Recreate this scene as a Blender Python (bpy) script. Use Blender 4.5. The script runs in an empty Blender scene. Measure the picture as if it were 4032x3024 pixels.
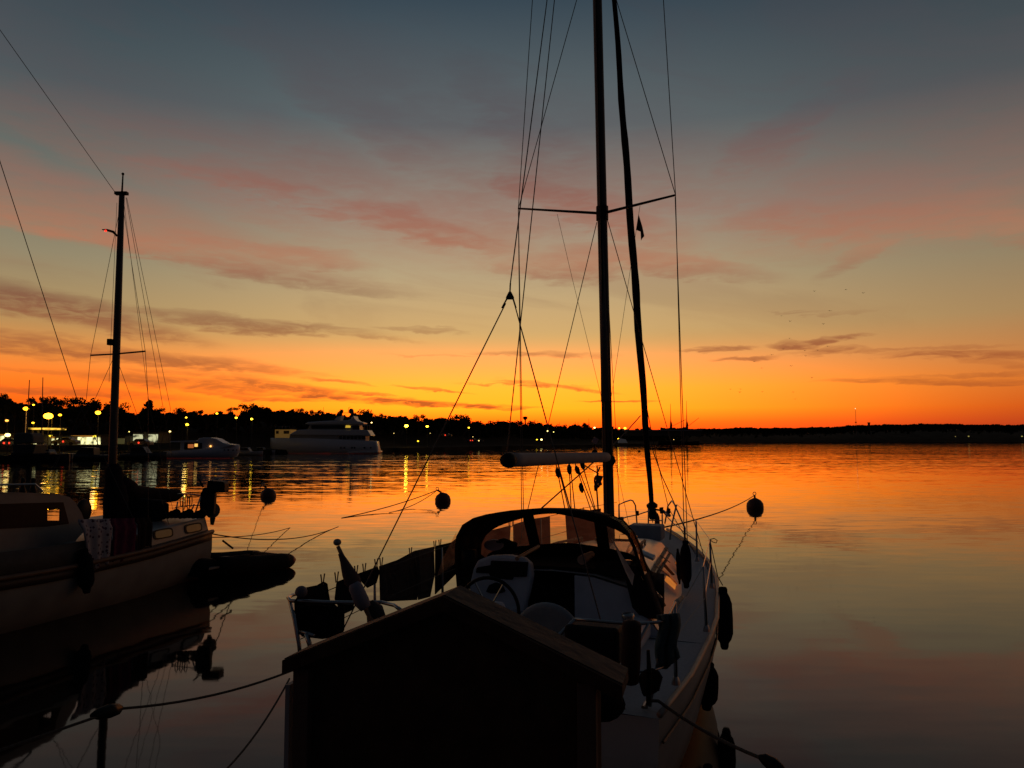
import bpy, math, random
from mathutils import Vector, Matrix
R = math.radians
random.seed(7)
SC = bpy.context.scene

# ------------------------------------------------------------------ camera
F = 3050.0; CX, CY = 2016.0, 1512.0; HZ = 1735.0; CAMZ = 3.0
TH = math.atan((HZ - CY) / F)
cam_d = bpy.data.cameras.new('camera'); cam = bpy.data.objects.new('camera', cam_d)
SC.collection.objects.link(cam)
cam.location = (0, 0, CAMZ); cam.rotation_euler = (R(90) + TH, 0, 0)
cam_d.sensor_width = 36.0; cam_d.lens = 36.0 * F / 4032.0
cam_d.clip_start = 0.05; cam_d.clip_end = 20000
SC.camera = cam
SC.view_settings.view_transform = 'Standard'; SC.view_settings.look = 'None'
SC.view_settings.exposure = 0.0; SC.view_settings.gamma = 1.0

def lin(c):
    return tuple(((v / 255.0) / 12.92 if v / 255.0 <= 0.04045 else ((v / 255.0 + 0.055) / 1.055) ** 2.4) for v in c)
def lin4(c, k=1.0):
    a = lin(c); return (a[0] * k, a[1] * k, a[2] * k, 1)

FW = Vector((0, math.cos(TH), math.sin(TH))); UPV = Vector((0, -math.sin(TH), math.cos(TH)))
CAM = Vector((0, 0, CAMZ))
def ray(px, py):
    return Vector(((px - CX) / F, 0, 0)) + UPV * (-(py - CY) / F) + FW
def U(px, py, Y):                       # point seen at a photo pixel at distance Y
    d = ray(px, py); return CAM + d * (Y / d.y)
def G(px, py, z=0.0):                   # point seen at a photo pixel at height z
    d = ray(px, py); return CAM + d * ((z - CAMZ) / d.z)
def RP(px, py, a, b):                   # on the vertical plane through ground points a, b
    n = Vector((b[1] - a[1], a[0] - b[0], 0)); d = ray(px, py)
    t = (Vector((a[0], a[1], 0)) - CAM).dot(n) / d.dot(n); return CAM + d * t
def azel(px, py):
    d = ray(px, py).normalized(); return math.degrees(math.atan2(d.x, d.y)), math.degrees(math.asin(d.z))

# ------------------------------------------------------------------ sky (dusk after sunset)
W = bpy.data.worlds.new('World'); SC.world = W; W.use_nodes = True
nt = W.node_tree; nt.nodes.clear(); N = nt.nodes; LK = nt.links
def nd(t, **kw):
    n = N.new(t)
    for k, v in kw.items(): setattr(n, k, v)
    return n
def sock(x, s):
    if isinstance(x, (int, float)): s.default_value = x
    elif x is not None: LK.new(x, s)
def mth(op, a, b=None, c=None, clamp=False):
    n = nd('ShaderNodeMath', operation=op); n.use_clamp = clamp
    sock(a, n.inputs[0])
    if b is not None: sock(b, n.inputs[1])
    if c is not None: sock(c, n.inputs[2])
    return n.outputs[0]
def mrange(x, a, b, c, d, smooth=True):
    n = nd('ShaderNodeMapRange'); n.interpolation_type = 'SMOOTHSTEP' if smooth else 'LINEAR'
    sock(x, n.inputs[0])
    for i, v in enumerate((a, b, c, d)): n.inputs[i + 1].default_value = v
    return n.outputs[0]
def ramp(x, stops, mx):
    n = nd('ShaderNodeValToRGB'); LK.new(mth('DIVIDE', x, mx, clamp=True), n.inputs[0])
    cr = n.color_ramp; cr.interpolation = 'LINEAR'
    while len(cr.elements) < len(stops): cr.elements.new(0.5)
    for e, (p, c) in zip(cr.elements, stops): pass
    for i, (p, c) in enumerate(sorted(stops, key=lambda q: q[0])):
        cr.elements[i].position = min(1, p / mx); cr.elements[i].color = lin4(c)
    return n.outputs[0]
def mixc(f, a, b):
    n = nd('ShaderNodeMix', data_type='RGBA'); sock(f, n.inputs[0])
    for v, s in ((a, n.inputs[6]), (b, n.inputs[7])):
        if isinstance(v, tuple): s.default_value = v
        else: LK.new(v, s)
    return n.outputs[2]
tc = nd('ShaderNodeTexCoord'); sep = nd('ShaderNodeSeparateXYZ'); LK.new(tc.outputs['Generated'], sep.inputs[0])
az = mth('MULTIPLY', mth('ARCTAN2', sep.outputs[0], sep.outputs[1]), 57.2958)
el = mth('MULTIPLY', mth('ARCSINE', sep.outputs[2]), 57.2958)
elp = mth('MAXIMUM', el, 0.0)
MX = 50.0
def E(y): return azel(2016, y)[1]
centre = ramp(elp, [(0.0, (215, 62, 18)), (E(1705), (236, 92, 14)), (E(1665), (250, 128, 18)), (E(1610), (255, 190, 34)), (E(1530), (255, 196, 52)),
                    (E(1430), (243, 180, 90)), (E(1300), (212, 172, 112)), (E(1100), (186, 164, 126)), (E(850), (154, 145, 130)), (E(500), (97, 105, 107)),
                    (E(0), (56, 71, 82)), (37, (46, 58, 68)), (50, (30, 38, 46))], MX)
side = ramp(elp, [(0.0, (150, 44, 24)), (E(1690), (176, 58, 28)), (E(1620), (205, 84, 26)), (E(1530), (210, 112, 44)),
                  (E(1420), (192, 128, 72)), (E(1300), (168, 134, 90)), (E(1100), (144, 128, 100)), (E(850), (114, 110, 101)), (E(500), (76, 83, 86)),
                  (E(0), (46, 59, 69)), (37, (42, 52, 62)), (50, (28, 36, 44))], MX)
left = ramp(elp, [(0.0, (215, 66, 16)), (E(1690), (225, 76, 16)), (E(1600), (240, 108, 22)), (E(1520), (240, 130, 38)),
                  (E(1430), (222, 146, 66)), (E(1300), (178, 146, 96)), (E(1100), (148, 136, 108)), (E(850), (112, 114, 105)), (E(500), (76, 88, 92)),
                  (E(0), (46, 61, 72)), (37, (42, 52, 62)), (50, (28, 36, 44))], MX)
back = ramp(elp, [(0.0, (26, 25, 30)), (15, (30, 30, 37)), (40, (29, 33, 41)), (50, (28, 34, 42))], MX)
daz = mth('SUBTRACT', az, -3.0)
sidef = mth('MINIMUM', mrange(mth('MAXIMUM', daz, 0.0), 3, 42, 0, 1), 1.0)
leftf = mrange(mth('MULTIPLY', daz, -1.0), 2, 30, 0, 1)
base0 = mixc(leftf, mixc(sidef, centre, side), left)
# the glow itself is brighter in red than a display can show
gm = mth('MULTIPLY', mrange(el, 2.5, 8, 1.0, 0.0), mth('SUBTRACT', 1.0, mth('MAXIMUM', sidef, mth('MULTIPLY', leftf, .8))))
gv = nd('ShaderNodeCombineXYZ'); LK.new(mth('ADD', mth('MULTIPLY', gm, 1.7), 1.0), gv.inputs[0]); gv.inputs[1].default_value = 1; gv.inputs[2].default_value = 1
vm = nd('ShaderNodeVectorMath', operation='MULTIPLY'); LK.new(base0, vm.inputs[0]); LK.new(gv.outputs[0], vm.inputs[1]); base = vm.outputs[0]
# clouds: soft warped streaks fixed in the sky
cmb = nd('ShaderNodeCombineXYZ'); LK.new(mth('MULTIPLY', az, 0.10), cmb.inputs[0]); LK.new(mth('MULTIPLY', el, 0.42), cmb.inputs[1])
nz = nd('ShaderNodeTexNoise'); nz.inputs['Scale'].default_value = 1.0; nz.inputs['Detail'].default_value = 4.5; nz.inputs['Roughness'].default_value = 0.58
LK.new(cmb.outputs[0], nz.inputs['Vector'])
sc_ = nd('ShaderNodeSeparateColor'); LK.new(nz.outputs['Color'], sc_.inputs[0])
cm2 = nd('ShaderNodeCombineXYZ'); LK.new(mth('MULTIPLY', az, 0.45), cm2.inputs[0]); LK.new(mth('MULTIPLY', el, 2.1), cm2.inputs[1])
nz2 = nd('ShaderNodeTexNoise'); nz2.inputs['Scale'].default_value = 1.0; nz2.inputs['Detail'].default_value = 5.0; nz2.inputs['Roughness'].default_value = 0.6; nz2.inputs['Distortion'].default_value = 0.5
LK.new(cm2.outputs[0], nz2.inputs['Vector'])
wel = mth('MULTIPLY', mrange(el, 1, 25, 0.7, 4.5, False), 1.0)
A_ = mth('ADD', az, mth('MULTIPLY', mth('SUBTRACT', sc_.outputs[0], 0.5), mth('MULTIPLY', wel, 2.2)))
E_ = mth('ADD', el, mth('ADD', mth('MULTIPLY', mth('SUBTRACT', sc_.outputs[1], 0.5), wel), mth('MULTIPLY', mth('SUBTRACT', nz2.outputs['Fac'], 0.5), mrange(el, 1, 14, 0.55, 1.3, False))))
# (px, py, half length, half thickness, slope in degrees, strength)
streaks = [(900, 620, 900, 120, 14, .30), (1750, 520, 560, 120, 30, .36), (3300, 800, 760, 110, 3, .36), (250, 820, 520, 60, 8, .4), (2450, 640, 420, 130, 10, .34),
           (1260, 800, 520, 44, 9, .85), (1640, 880, 330, 44, 12, .9), (1050, 700, 520, 80, 14, .5), (1500, 790, 460, 90, 20, .5), (1700, 640, 420, 90, 32, .5),
           (560, 965, 620, 30, 7, .8), (980, 985, 300, 30, 3, .75), (420, 840, 560, 70, 10, .5), (700, 640, 560, 80, 16, .4), (480, 480, 600, 110, 22, .34), (1480, 460, 480, 80, 30, .42), (1150, 1065, 200, 16, 4, .4),
           (110, 1190, 330, 52, 8, 1.0), (330, 1250, 330, 34, 8, .8), (960, 1270, 400, 22, 2, .75), (1250, 1300, 300, 12, 3, .5), (1650, 1292, 160, 10, 2, .45),
           (100, 1355, 420, 26, 3, .85), (560, 1398, 460, 24, 5, .85), (900, 1430, 300, 10, 5, .6),
           (1110, 1525, 230, 20, 8, .9), (1000, 1508, 120, 10, 6, .8), (760, 1515, 330, 26, 4, .8), (800, 1470, 220, 10, 2, .5), (1310, 1500, 120, 8, 5, .7), (1250, 1565, 130, 10, 2, 1.0),
           (300, 1545, 330, 13, 3, .7), (330, 1470, 260, 8, 2, .4), (1600, 1588, 170, 14, 2, 1.2), (1740, 1600, 260, 8, 2, 1.1), (1420, 1556, 110, 6, 2, .9), (1090, 1575, 160, 6, 1, .8), (900, 1560, 160, 6, 4, .6),
           (2260, 800, 330, 60, 22, .85), (2430, 850, 230, 40, 20, .7), (2110, 560, 330, 90, 34, .55), (2000, 860, 260, 60, 8, .5), (2180, 1052, 220, 34, 4, .75), (2560, 1040, 300, 34, 8, .7), (2760, 1060, 180, 26, 10, .4),
           (2620, 760, 320, 70, 5, .5), (3020, 560, 300, 46, -22, .6), (2860, 700, 330, 60, -22, .4), (3350, 850, 420, 56, 2, .7), (3420, 770, 500, 90, 4, .45), (3830, 880, 300, 40, 10, .75), (3450, 960, 130, 24, -30, .5), (3900, 480, 420, 120, 14, .3),
           (3260, 1340, 100, 12, -6, 1.0), (3125, 1362, 66, 11, 2, 1.0), (2840, 1364, 120, 9, 2, .8), (2940, 1402, 90, 9, 2, .85), (3280, 1378, 90, 9, 1, .8),
           (3500, 1384, 300, 9, 1, .6), (3860, 1406, 260, 13, 3, 1.0), (3960, 1440, 150, 12, 12, .5), (3700, 1506, 300, 9, 3, .75), (3850, 1482, 250, 7, 1, .6),
           (2190, 1520, 180, 9, 6, .85), (2050, 1512, 200, 4, 1, .7), (2130, 1393, 220, 12, 1, .6), (2430, 1581, 120, 4, 0, .9), (1700, 1535, 130, 5, 6, .8), (1700, 1400, 150, 5, 2, .3),
           (3200, 1222, 150, 9, 0, .4), (1950, 1608, 160, 6, 1, .8)]
tot = None
for (px, py, L, T, ang, s) in streaks:
    if py < 1100: L *= 1.25; T *= 1.35; s = min(.92, s + .06)
    a0, e0 = azel(px, py); L /= 53.2; T /= 53.2; ca, sa = math.cos(R(ang)), math.sin(R(ang))
    dx = mth('SUBTRACT', A_, a0); dy = mth('SUBTRACT', E_, e0)
    u = mth('ADD', mth('MULTIPLY', dx, ca / L), mth('MULTIPLY', dy, -sa / L))
    v = mth('ADD', mth('MULTIPLY', dx, sa / T), mth('MULTIPLY', dy, ca / T))
    d2 = mth('ADD', mth('MULTIPLY', u, u), mth('MULTIPLY', v, v))
    m = mrange(d2, 0.0, 2.4, s, 0.0)
    tot = m if tot is None else mth('MAXIMUM', tot, m)
wisp = mth('ADD', mth('MULTIPLY', mrange(nz2.outputs['Fac'], 0.30, 0.62, 0.40, 1.05), mrange(el, 6, 14, 1.0, 0.45)), mth('MULTIPLY', mrange(nz.outputs['Fac'], 0.32, 0.56, 0.45, 1.15), mrange(el, 6, 14, 0.0, 0.60)))
cl = mth('MULTIPLY', tot, wisp, clamp=True)
# faint background veil of cirrus
cm3 = nd('ShaderNodeCombineXYZ'); LK.new(mth('ADD', mth('MULTIPLY', az, 0.07), mth('MULTIPLY', el, 0.05)), cm3.inputs[0]); LK.new(mth('ADD', mth('MULTIPLY', el, 0.26), mth('MULTIPLY', az, 0.03)), cm3.inputs[1])
nz3 = nd('ShaderNodeTexNoise'); nz3.inputs['Scale'].default_value = 1.0; nz3.inputs['Detail'].default_value = 6; nz3.inputs['Roughness'].default_value = 0.55; nz3.inputs['Distortion'].default_value = 0.8
LK.new(cm3.outputs[0], nz3.inputs['Vector'])
veil = mth('MULTIPLY', mrange(nz3.outputs['Fac'], 0.46, 0.66, 0, 0.30), mrange(el, 4, 14, 0.0, 1.0))
cl = mth('MAXIMUM', cl, veil)
cloudc = ramp(elp, [(0.0, (150, 55, 24)), (E(1600), (178, 84, 34)), (E(1500), (178, 96, 46)), (E(1400), (164, 96, 58)), (E(1200), (124, 88, 70)),
                    (E(1040), (178, 120, 92)), (E(850), (156, 106, 90)), (E(500), (92, 82, 86)), (E(0), (64, 68, 76)), (50, (34, 38, 46))], MX)
front = mixc(mth('MULTIPLY', cl, 0.92), base, cloudc)
absd = mth('ABSOLUTE', daz)
backf = mrange(absd, 50, 120, 0, 1)
skyc = mixc(backf, front, back)
# real dusk sky radiance on top (tiny, keeps the physically blue zenith)
nis = nd('ShaderNodeTexSky'); nis.sky_type = 'NISHITA'; nis.sun_disc = False; nis.sun_elevation = R(0.0); nis.sun_rotation = R(-3)
bgn = nd('ShaderNodeBackground'); LK.new(nis.outputs[0], bgn.inputs[0]); bgn.inputs[1].default_value = 0.0006
bg = nd('ShaderNodeBackground'); LK.new(skyc, bg.inputs[0]); bg.inputs[1].default_value = 1.0
ads = nd('ShaderNodeAddShader'); LK.new(bg.outputs[0], ads.inputs[0]); LK.new(bgn.outputs[0], ads.inputs[1])
out = nd('ShaderNodeOutputWorld'); LK.new(ads.outputs[0], out.inputs[0])

# ------------------------------------------------------------------ materials
MATS = {}
def M(name, col=(.5, .5, .5), rough=.6, metal=0.0, var=.15, scale=6.0, bump=0.0, spec=.5, emit=None, es=0.0, alpha=None):
    if name in MATS: return MATS[name]
    m = bpy.data.materials.new(name); m.use_nodes = True; t = m.node_tree; b = t.nodes['Principled BSDF']
    b.inputs['Roughness'].default_value = rough; b.inputs['Metallic'].default_value = metal
    b.inputs['Specular IOR Level'].default_value = spec
    tcn = t.nodes.new('ShaderNodeTexCoord'); n = t.nodes.new('ShaderNodeTexNoise'); n.inputs['Scale'].default_value = scale; n.inputs['Detail'].default_value = 5
    t.links.new(tcn.outputs['Object'], n.inputs['Vector'])
    r = t.nodes.new('ShaderNodeValToRGB'); t.links.new(n.outputs['Fac'], r.inputs[0])
    r.color_ramp.elements[0].position = .3; r.color_ramp.elements[1].position = .7
    r.color_ramp.elements[0].color = tuple(c * (1 - var) for c in col) + (1,)
    r.color_ramp.elements[1].color = tuple(min(1, c * (1 + var)) for c in col) + (1,)
    t.links.new(r.outputs[0], b.inputs['Base Color'])
    if bump:
        bp = t.nodes.new('ShaderNodeBump'); bp.inputs['Strength'].default_value = bump; bp.inputs['Distance'].default_value = .02
        t.links.new(n.outputs['Fac'], bp.inputs['Height']); t.links.new(bp.outputs[0], b.inputs['Normal'])
    if emit:
        b.inputs['Emission Color'].default_value = tuple(emit) + (1,); b.inputs['Emission Strength'].default_value = es
    MATS[name] = m; return m
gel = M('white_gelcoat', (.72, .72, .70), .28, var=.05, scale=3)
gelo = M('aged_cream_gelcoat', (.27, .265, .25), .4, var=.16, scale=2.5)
deckm = M('grey_nonskid_deck', (.42, .43, .46), .7, var=.08, scale=30, bump=.2)
bulk = M('pale_cockpit_moulding', (.60, .63, .68), .5, var=.08)
teak = M('weathered_teak', (.30, .19, .11), .7, var=.3, scale=14, bump=.3)
steel = M('stainless_steel', (.36, .36, .36), .3, 1.0, var=.05)
alu = M('grey_anodised_mast', (.07, .065, .065), .6, .2, var=.1, scale=3)
wire = M('rigging_wire', (.05, .045, .045), .6, .0, var=.1)
ropem = M('dark_rope', (.10, .08, .06), .9, var=.3, scale=60)
ropel = M('pale_rope', (.55, .50, .42), .9, var=.2, scale=60)
black = M('black_plastic', (.012, .012, .013), .6, var=.2, spec=.2)
blackf = M('black_cloth', (.012, .011, .012), .95, var=.3, scale=20, bump=.4, spec=.05)
dodg = M('dark_canvas', (.024, .018, .020), .9, var=.2, scale=25, bump=.3, spec=.1)
sailc = M('furled_sail_cover', (.016, .014, .018), .9, var=.3, scale=12, bump=.4, spec=.1)
boomc = M('pale_boom_cover', (.42, .36, .34), .8, var=.1, scale=8, bump=.2)
fend = M('dark_fender_sock', (.010, .010, .013), .95, var=.3, scale=40, bump=.5, spec=.05)
buoym = M('orange_buoy_plastic', (.10, .03, .02), .6, var=.3, scale=5)
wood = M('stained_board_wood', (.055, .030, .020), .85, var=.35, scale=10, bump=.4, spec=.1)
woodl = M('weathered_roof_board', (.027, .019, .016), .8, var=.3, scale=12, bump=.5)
towelg = M('grey_brown_towel', (.07, .055, .05), .95, var=.25, scale=22, bump=.5, spec=.05)
pegm = M('wooden_peg', (.40, .22, .11), .7)
mag = M('magenta_towel', (.10, .022, .055), .95, var=.3, scale=15, spec=.05)
rubber = M('grey_inflatable_rubber', (.012, .012, .013), .85, spec=.12)
brown = M('brown_rubbing_strake', (.13, .075, .045), .6, var=.2)
fol = M('dark_foliage', (.030, .034, .014), .9, var=.5, scale=2, spec=.1)
bark = M('bark', (.05, .035, .025), .9, var=.3)
landm = M('shore_ground', (.035, .030, .022), .95, var=.4, scale=.05, spec=.05)
quaym = M('quay_concrete', (.16, .15, .14), .9, var=.2, scale=2, bump=.3)
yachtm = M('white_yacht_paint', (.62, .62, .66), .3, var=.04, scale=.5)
darkglass = M('dark_glass', (.01, .01, .012), .08, var=.1)
housem = M('dark_house_wall', (.10, .08, .06), .9, var=.2, scale=1)
yelm = M('yellow_wall_with_glow', (.55, .36, .12), .8, var=.1, scale=1, emit=(1.0, .52, .12), es=.075)  # faint emission in the wall stands in for lamplight falling on it
skinpat = None
def patterned(name, a, b, sc):
    m = bpy.data.materials.new(name); m.use_nodes = True; t = m.node_tree; bs = t.nodes['Principled BSDF']
    tcn = t.nodes.new('ShaderNodeTexCoord'); v = t.nodes.new('ShaderNodeTexVoronoi'); v.inputs['Scale'].default_value = sc
    t.links.new(tcn.outputs['Object'], v.inputs['Vector']); r = t.nodes.new('ShaderNodeValToRGB'); r.color_ramp.interpolation = 'CONSTANT'
    r.color_ramp.elements[0].color = a + (1,); r.color_ramp.elements[1].position = .34; r.color_ramp.elements[1].color = b + (1,)
    t.links.new(v.outputs['Distance'], r.inputs[0]); t.links.new(r.outputs[0], bs.inputs['Base Color']); bs.inputs['Roughness'].default_value = .95
    return m
pat = patterned('flowered_towel', (.06, .04, .08), (.34, .33, .38), 14.0)
def glassm(name, col, gl=.12, dirt=.25):
    m = bpy.data.materials.new(name); m.use_nodes = True; t = m.node_tree; t.nodes.clear()
    tr = t.nodes.new('ShaderNodeBsdfTransparent'); tr.inputs[0].default_value = col + (1,)
    g = t.nodes.new('ShaderNodeBsdfGlossy'); g.inputs['Roughness'].default_value = .12; g.inputs[0].default_value = (.8, .8, .8, 1)
    d = t.nodes.new('ShaderNodeBsdfTranslucent'); d.inputs[0].default_value = (.95, .55, .38, 1)
    n = t.nodes.new('ShaderNodeTexNoise'); n.inputs['Scale'].default_value = 3.5; n.inputs['Detail'].default_value = 3
    mr = t.nodes.new('ShaderNodeMapRange'); mr.inputs[1].default_value = .3; mr.inputs[2].default_value = .7; mr.inputs[3].default_value = dirt * .5; mr.inputs[4].default_value = dirt * 1.4
    t.links.new(n.outputs['Fac'], mr.inputs[0])
    m1 = t.nodes.new('ShaderNodeMixShader'); m1.inputs[0].default_value = gl; t.links.new(tr.outputs[0], m1.inputs[1]); t.links.new(g.outputs[0], m1.inputs[2])
    m2 = t.nodes.new('ShaderNodeMixShader'); t.links.new(mr.outputs[0], m2.inputs[0]); t.links.new(m1.outputs[0], m2.inputs[1]); t.links.new(d.outputs[0], m2.inputs[2])
    o = t.nodes.new('ShaderNodeOutputMaterial'); t.links.new(m2.outputs[0], o.inputs[0]); return m
vinyl = glassm('clear_dodger_vinyl', (1.0, .78, .60), .05, .16)
def emis(name, c, s):
    if name in MATS: return MATS[name]
    m = bpy.data.materials.new(name); m.use_nodes = True; t = m.node_tree; t.nodes.clear()
    e = t.nodes.new('ShaderNodeEmission'); e.inputs[0].default_value = tuple(c) + (1,); e.inputs[1].default_value = s
    o = t.nodes.new('ShaderNodeOutputMaterial'); t.links.new(e.outputs[0], o.inputs[0]); MATS[name] = m; return m
def facade(name, c, s, sx, sz):           # a lit shop front: bright panes, frames and goods inside
    m = bpy.data.materials.new(name); m.use_nodes = True; t = m.node_tree; t.nodes.clear()
    tcn = t.nodes.new('ShaderNodeTexCoord'); mp = t.nodes.new('ShaderNodeMapping'); mp.inputs['Scale'].default_value = (sx, sx, sz)
    t.links.new(tcn.outputs['Object'], mp.inputs[0]); n = t.nodes.new('ShaderNodeTexNoise'); n.inputs['Scale'].default_value = 1; n.inputs['Detail'].default_value = 3
    t.links.new(mp.outputs[0], n.inputs['Vector']); r = t.nodes.new('ShaderNodeValToRGB'); t.links.new(n.outputs['Fac'], r.inputs[0])
    r.color_ramp.elements[0].position = .40; r.color_ramp.elements[0].color = (.05 * c[0], .05 * c[1], .05 * c[2], 1)
    r.color_ramp.elements[1].position = .56; r.color_ramp.elements[1].color = tuple(c) + (1,)
    e = t.nodes.new('ShaderNodeEmission'); t.links.new(r.outputs[0], e.inputs[0]); e.inputs[1].default_value = s
    o = t.nodes.new('ShaderNodeOutputMaterial'); t.links.new(e.outputs[0], o.inputs[0]); return m

# water: near mirror, gentle elongated ripples as true slopes
def water_mat():
    m = bpy.data.materials.new('harbour_water'); m.use_nodes = True; t = m.node_tree; b = t.nodes['Principled BSDF']
    b.inputs['Base Color'].default_value = (.0045, .0050, .0045, 1); b.inputs['Roughness'].default_value = .035
    b.inputs['IOR'].default_value = 1.333; b.inputs['Specular Tint'].default_value = (1.0, .88, .80, 1)  # warm specular tint added to redden the reflected sky
    g = t.nodes.new('ShaderNodeNewGeometry'); L = t.links
    def noise(sx, sy, det, off):
        mp = t.nodes.new('ShaderNodeMapping'); mp.inputs['Scale'].default_value = (sx, sy, 1); mp.inputs['Location'].default_value = (off, off * .7, off)
        mp.inputs['Rotation'].default_value = (0, 0, R(4)); L.new(g.outputs['Position'], mp.inputs[0])
        n = t.nodes.new('ShaderNodeTexNoise'); n.inputs['Scale'].default_value = 1; n.inputs['Detail'].default_value = det; n.inputs['Roughness'].default_value = .5
        L.new(mp.outputs[0], n.inputs['Vector']); s = t.nodes.new('ShaderNodeVectorMath'); s.operation = 'SUBTRACT'
        s.inputs[1].default_value = (.5, .5, .5); L.new(n.outputs['Color'], s.inputs[0]); return s.outputs[0], n
    def scale(v, f):
        s = t.nodes.new('ShaderNodeVectorMath'); s.operation = 'SCALE'; L.new(v, s.inputs[0])
        if isinstance(f, float): s.inputs['Scale'].default_value = f
        else: L.new(f, s.inputs['Scale'])
        return s.outputs[0]
    def add(a, c):
        s = t.nodes.new('ShaderNodeVectorMath'); s.operation = 'ADD'; L.new(a, s.inputs[0]); L.new(c, s.inputs[1]); return s.outputs[0]
    def mr(x, a, c, d, e):
        n = t.nodes.new('ShaderNodeMapRange'); n.interpolation_type = 'SMOOTHSTEP'; L.new(x, n.inputs[0])
        for i, v in enumerate((a, c, d, e)): n.inputs[i + 1].default_value = v
        return n.outputs[0]
    def mul(a, c):
        n = t.nodes.new('ShaderNodeMath'); n.operation = 'MULTIPLY'; L.new(a, n.inputs[0])
        if isinstance(c, float): n.inputs[1].default_value = c
        else: L.new(c, n.inputs[1])
        return n.outputs[0]
    sp = t.nodes.new('ShaderNodeSeparateXYZ'); L.new(g.outputs['Position'], sp.inputs[0])
    fine, _ = noise(.9, 3.2, 3, 3.0)      # small ripples
    mid, _ = noise(.09, .75, 3, 11.0)     # long swell streaks
    big, _ = noise(.02, .14, 2, 23.0)
    _, patch = noise(.012, .03, 2, 41.0)
    dist = mr(sp.outputs[1], 22, 120, 0.0, 1.0)
    # the breeze band lies on the left half of the bay
    lft = mr(sp.outputs[0], -34, 18, 1.0, .24)
    pm = mr(patch.outputs['Fac'], .35, .65, .55, 1.25)
    wgt = mul(mul(dist, lft), pm)
    lf2 = mr(sp.outputs[0], -10, 80, 1.0, .45); wgf = mul(mul(dist, lf2), pm)
    near = mr(sp.outputs[1], 6, 30, .022, .034)
    fa = mul(wgf, .14)
    ma = mul(wgt, .18)
    s1 = t.nodes.new('ShaderNodeMath'); s1.operation = 'ADD'; L.new(near, s1.inputs[0]); L.new(fa, s1.inputs[1])
    s2 = t.nodes.new('ShaderNodeMath'); s2.operation = 'ADD'; L.new(ma, s2.inputs[0]); s2.inputs[1].default_value = .016
    tot = add(add(scale(fine, s1.outputs[0]), scale(mid, s2.outputs[0])), scale(big, mul(wgt, .04)))
    mm = t.nodes.new('ShaderNodeVectorMath'); mm.operation = 'MULTIPLY'; mm.inputs[1].default_value = (.35, 1.0, 0); L.new(tot, mm.inputs[0])
    ad = t.nodes.new('ShaderNodeVectorMath'); ad.operation = 'ADD'; ad.inputs[1].default_value = (0, 0, 1); L.new(mm.outputs[0], ad.inputs[0])
    nn = t.nodes.new('ShaderNodeVectorMath'); nn.operation = 'NORMALIZE'; L.new(ad.outputs[0], nn.inputs[0]); L.new(nn.outputs[0], b.inputs['Normal'])
    return m
waterm = water_mat()

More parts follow.
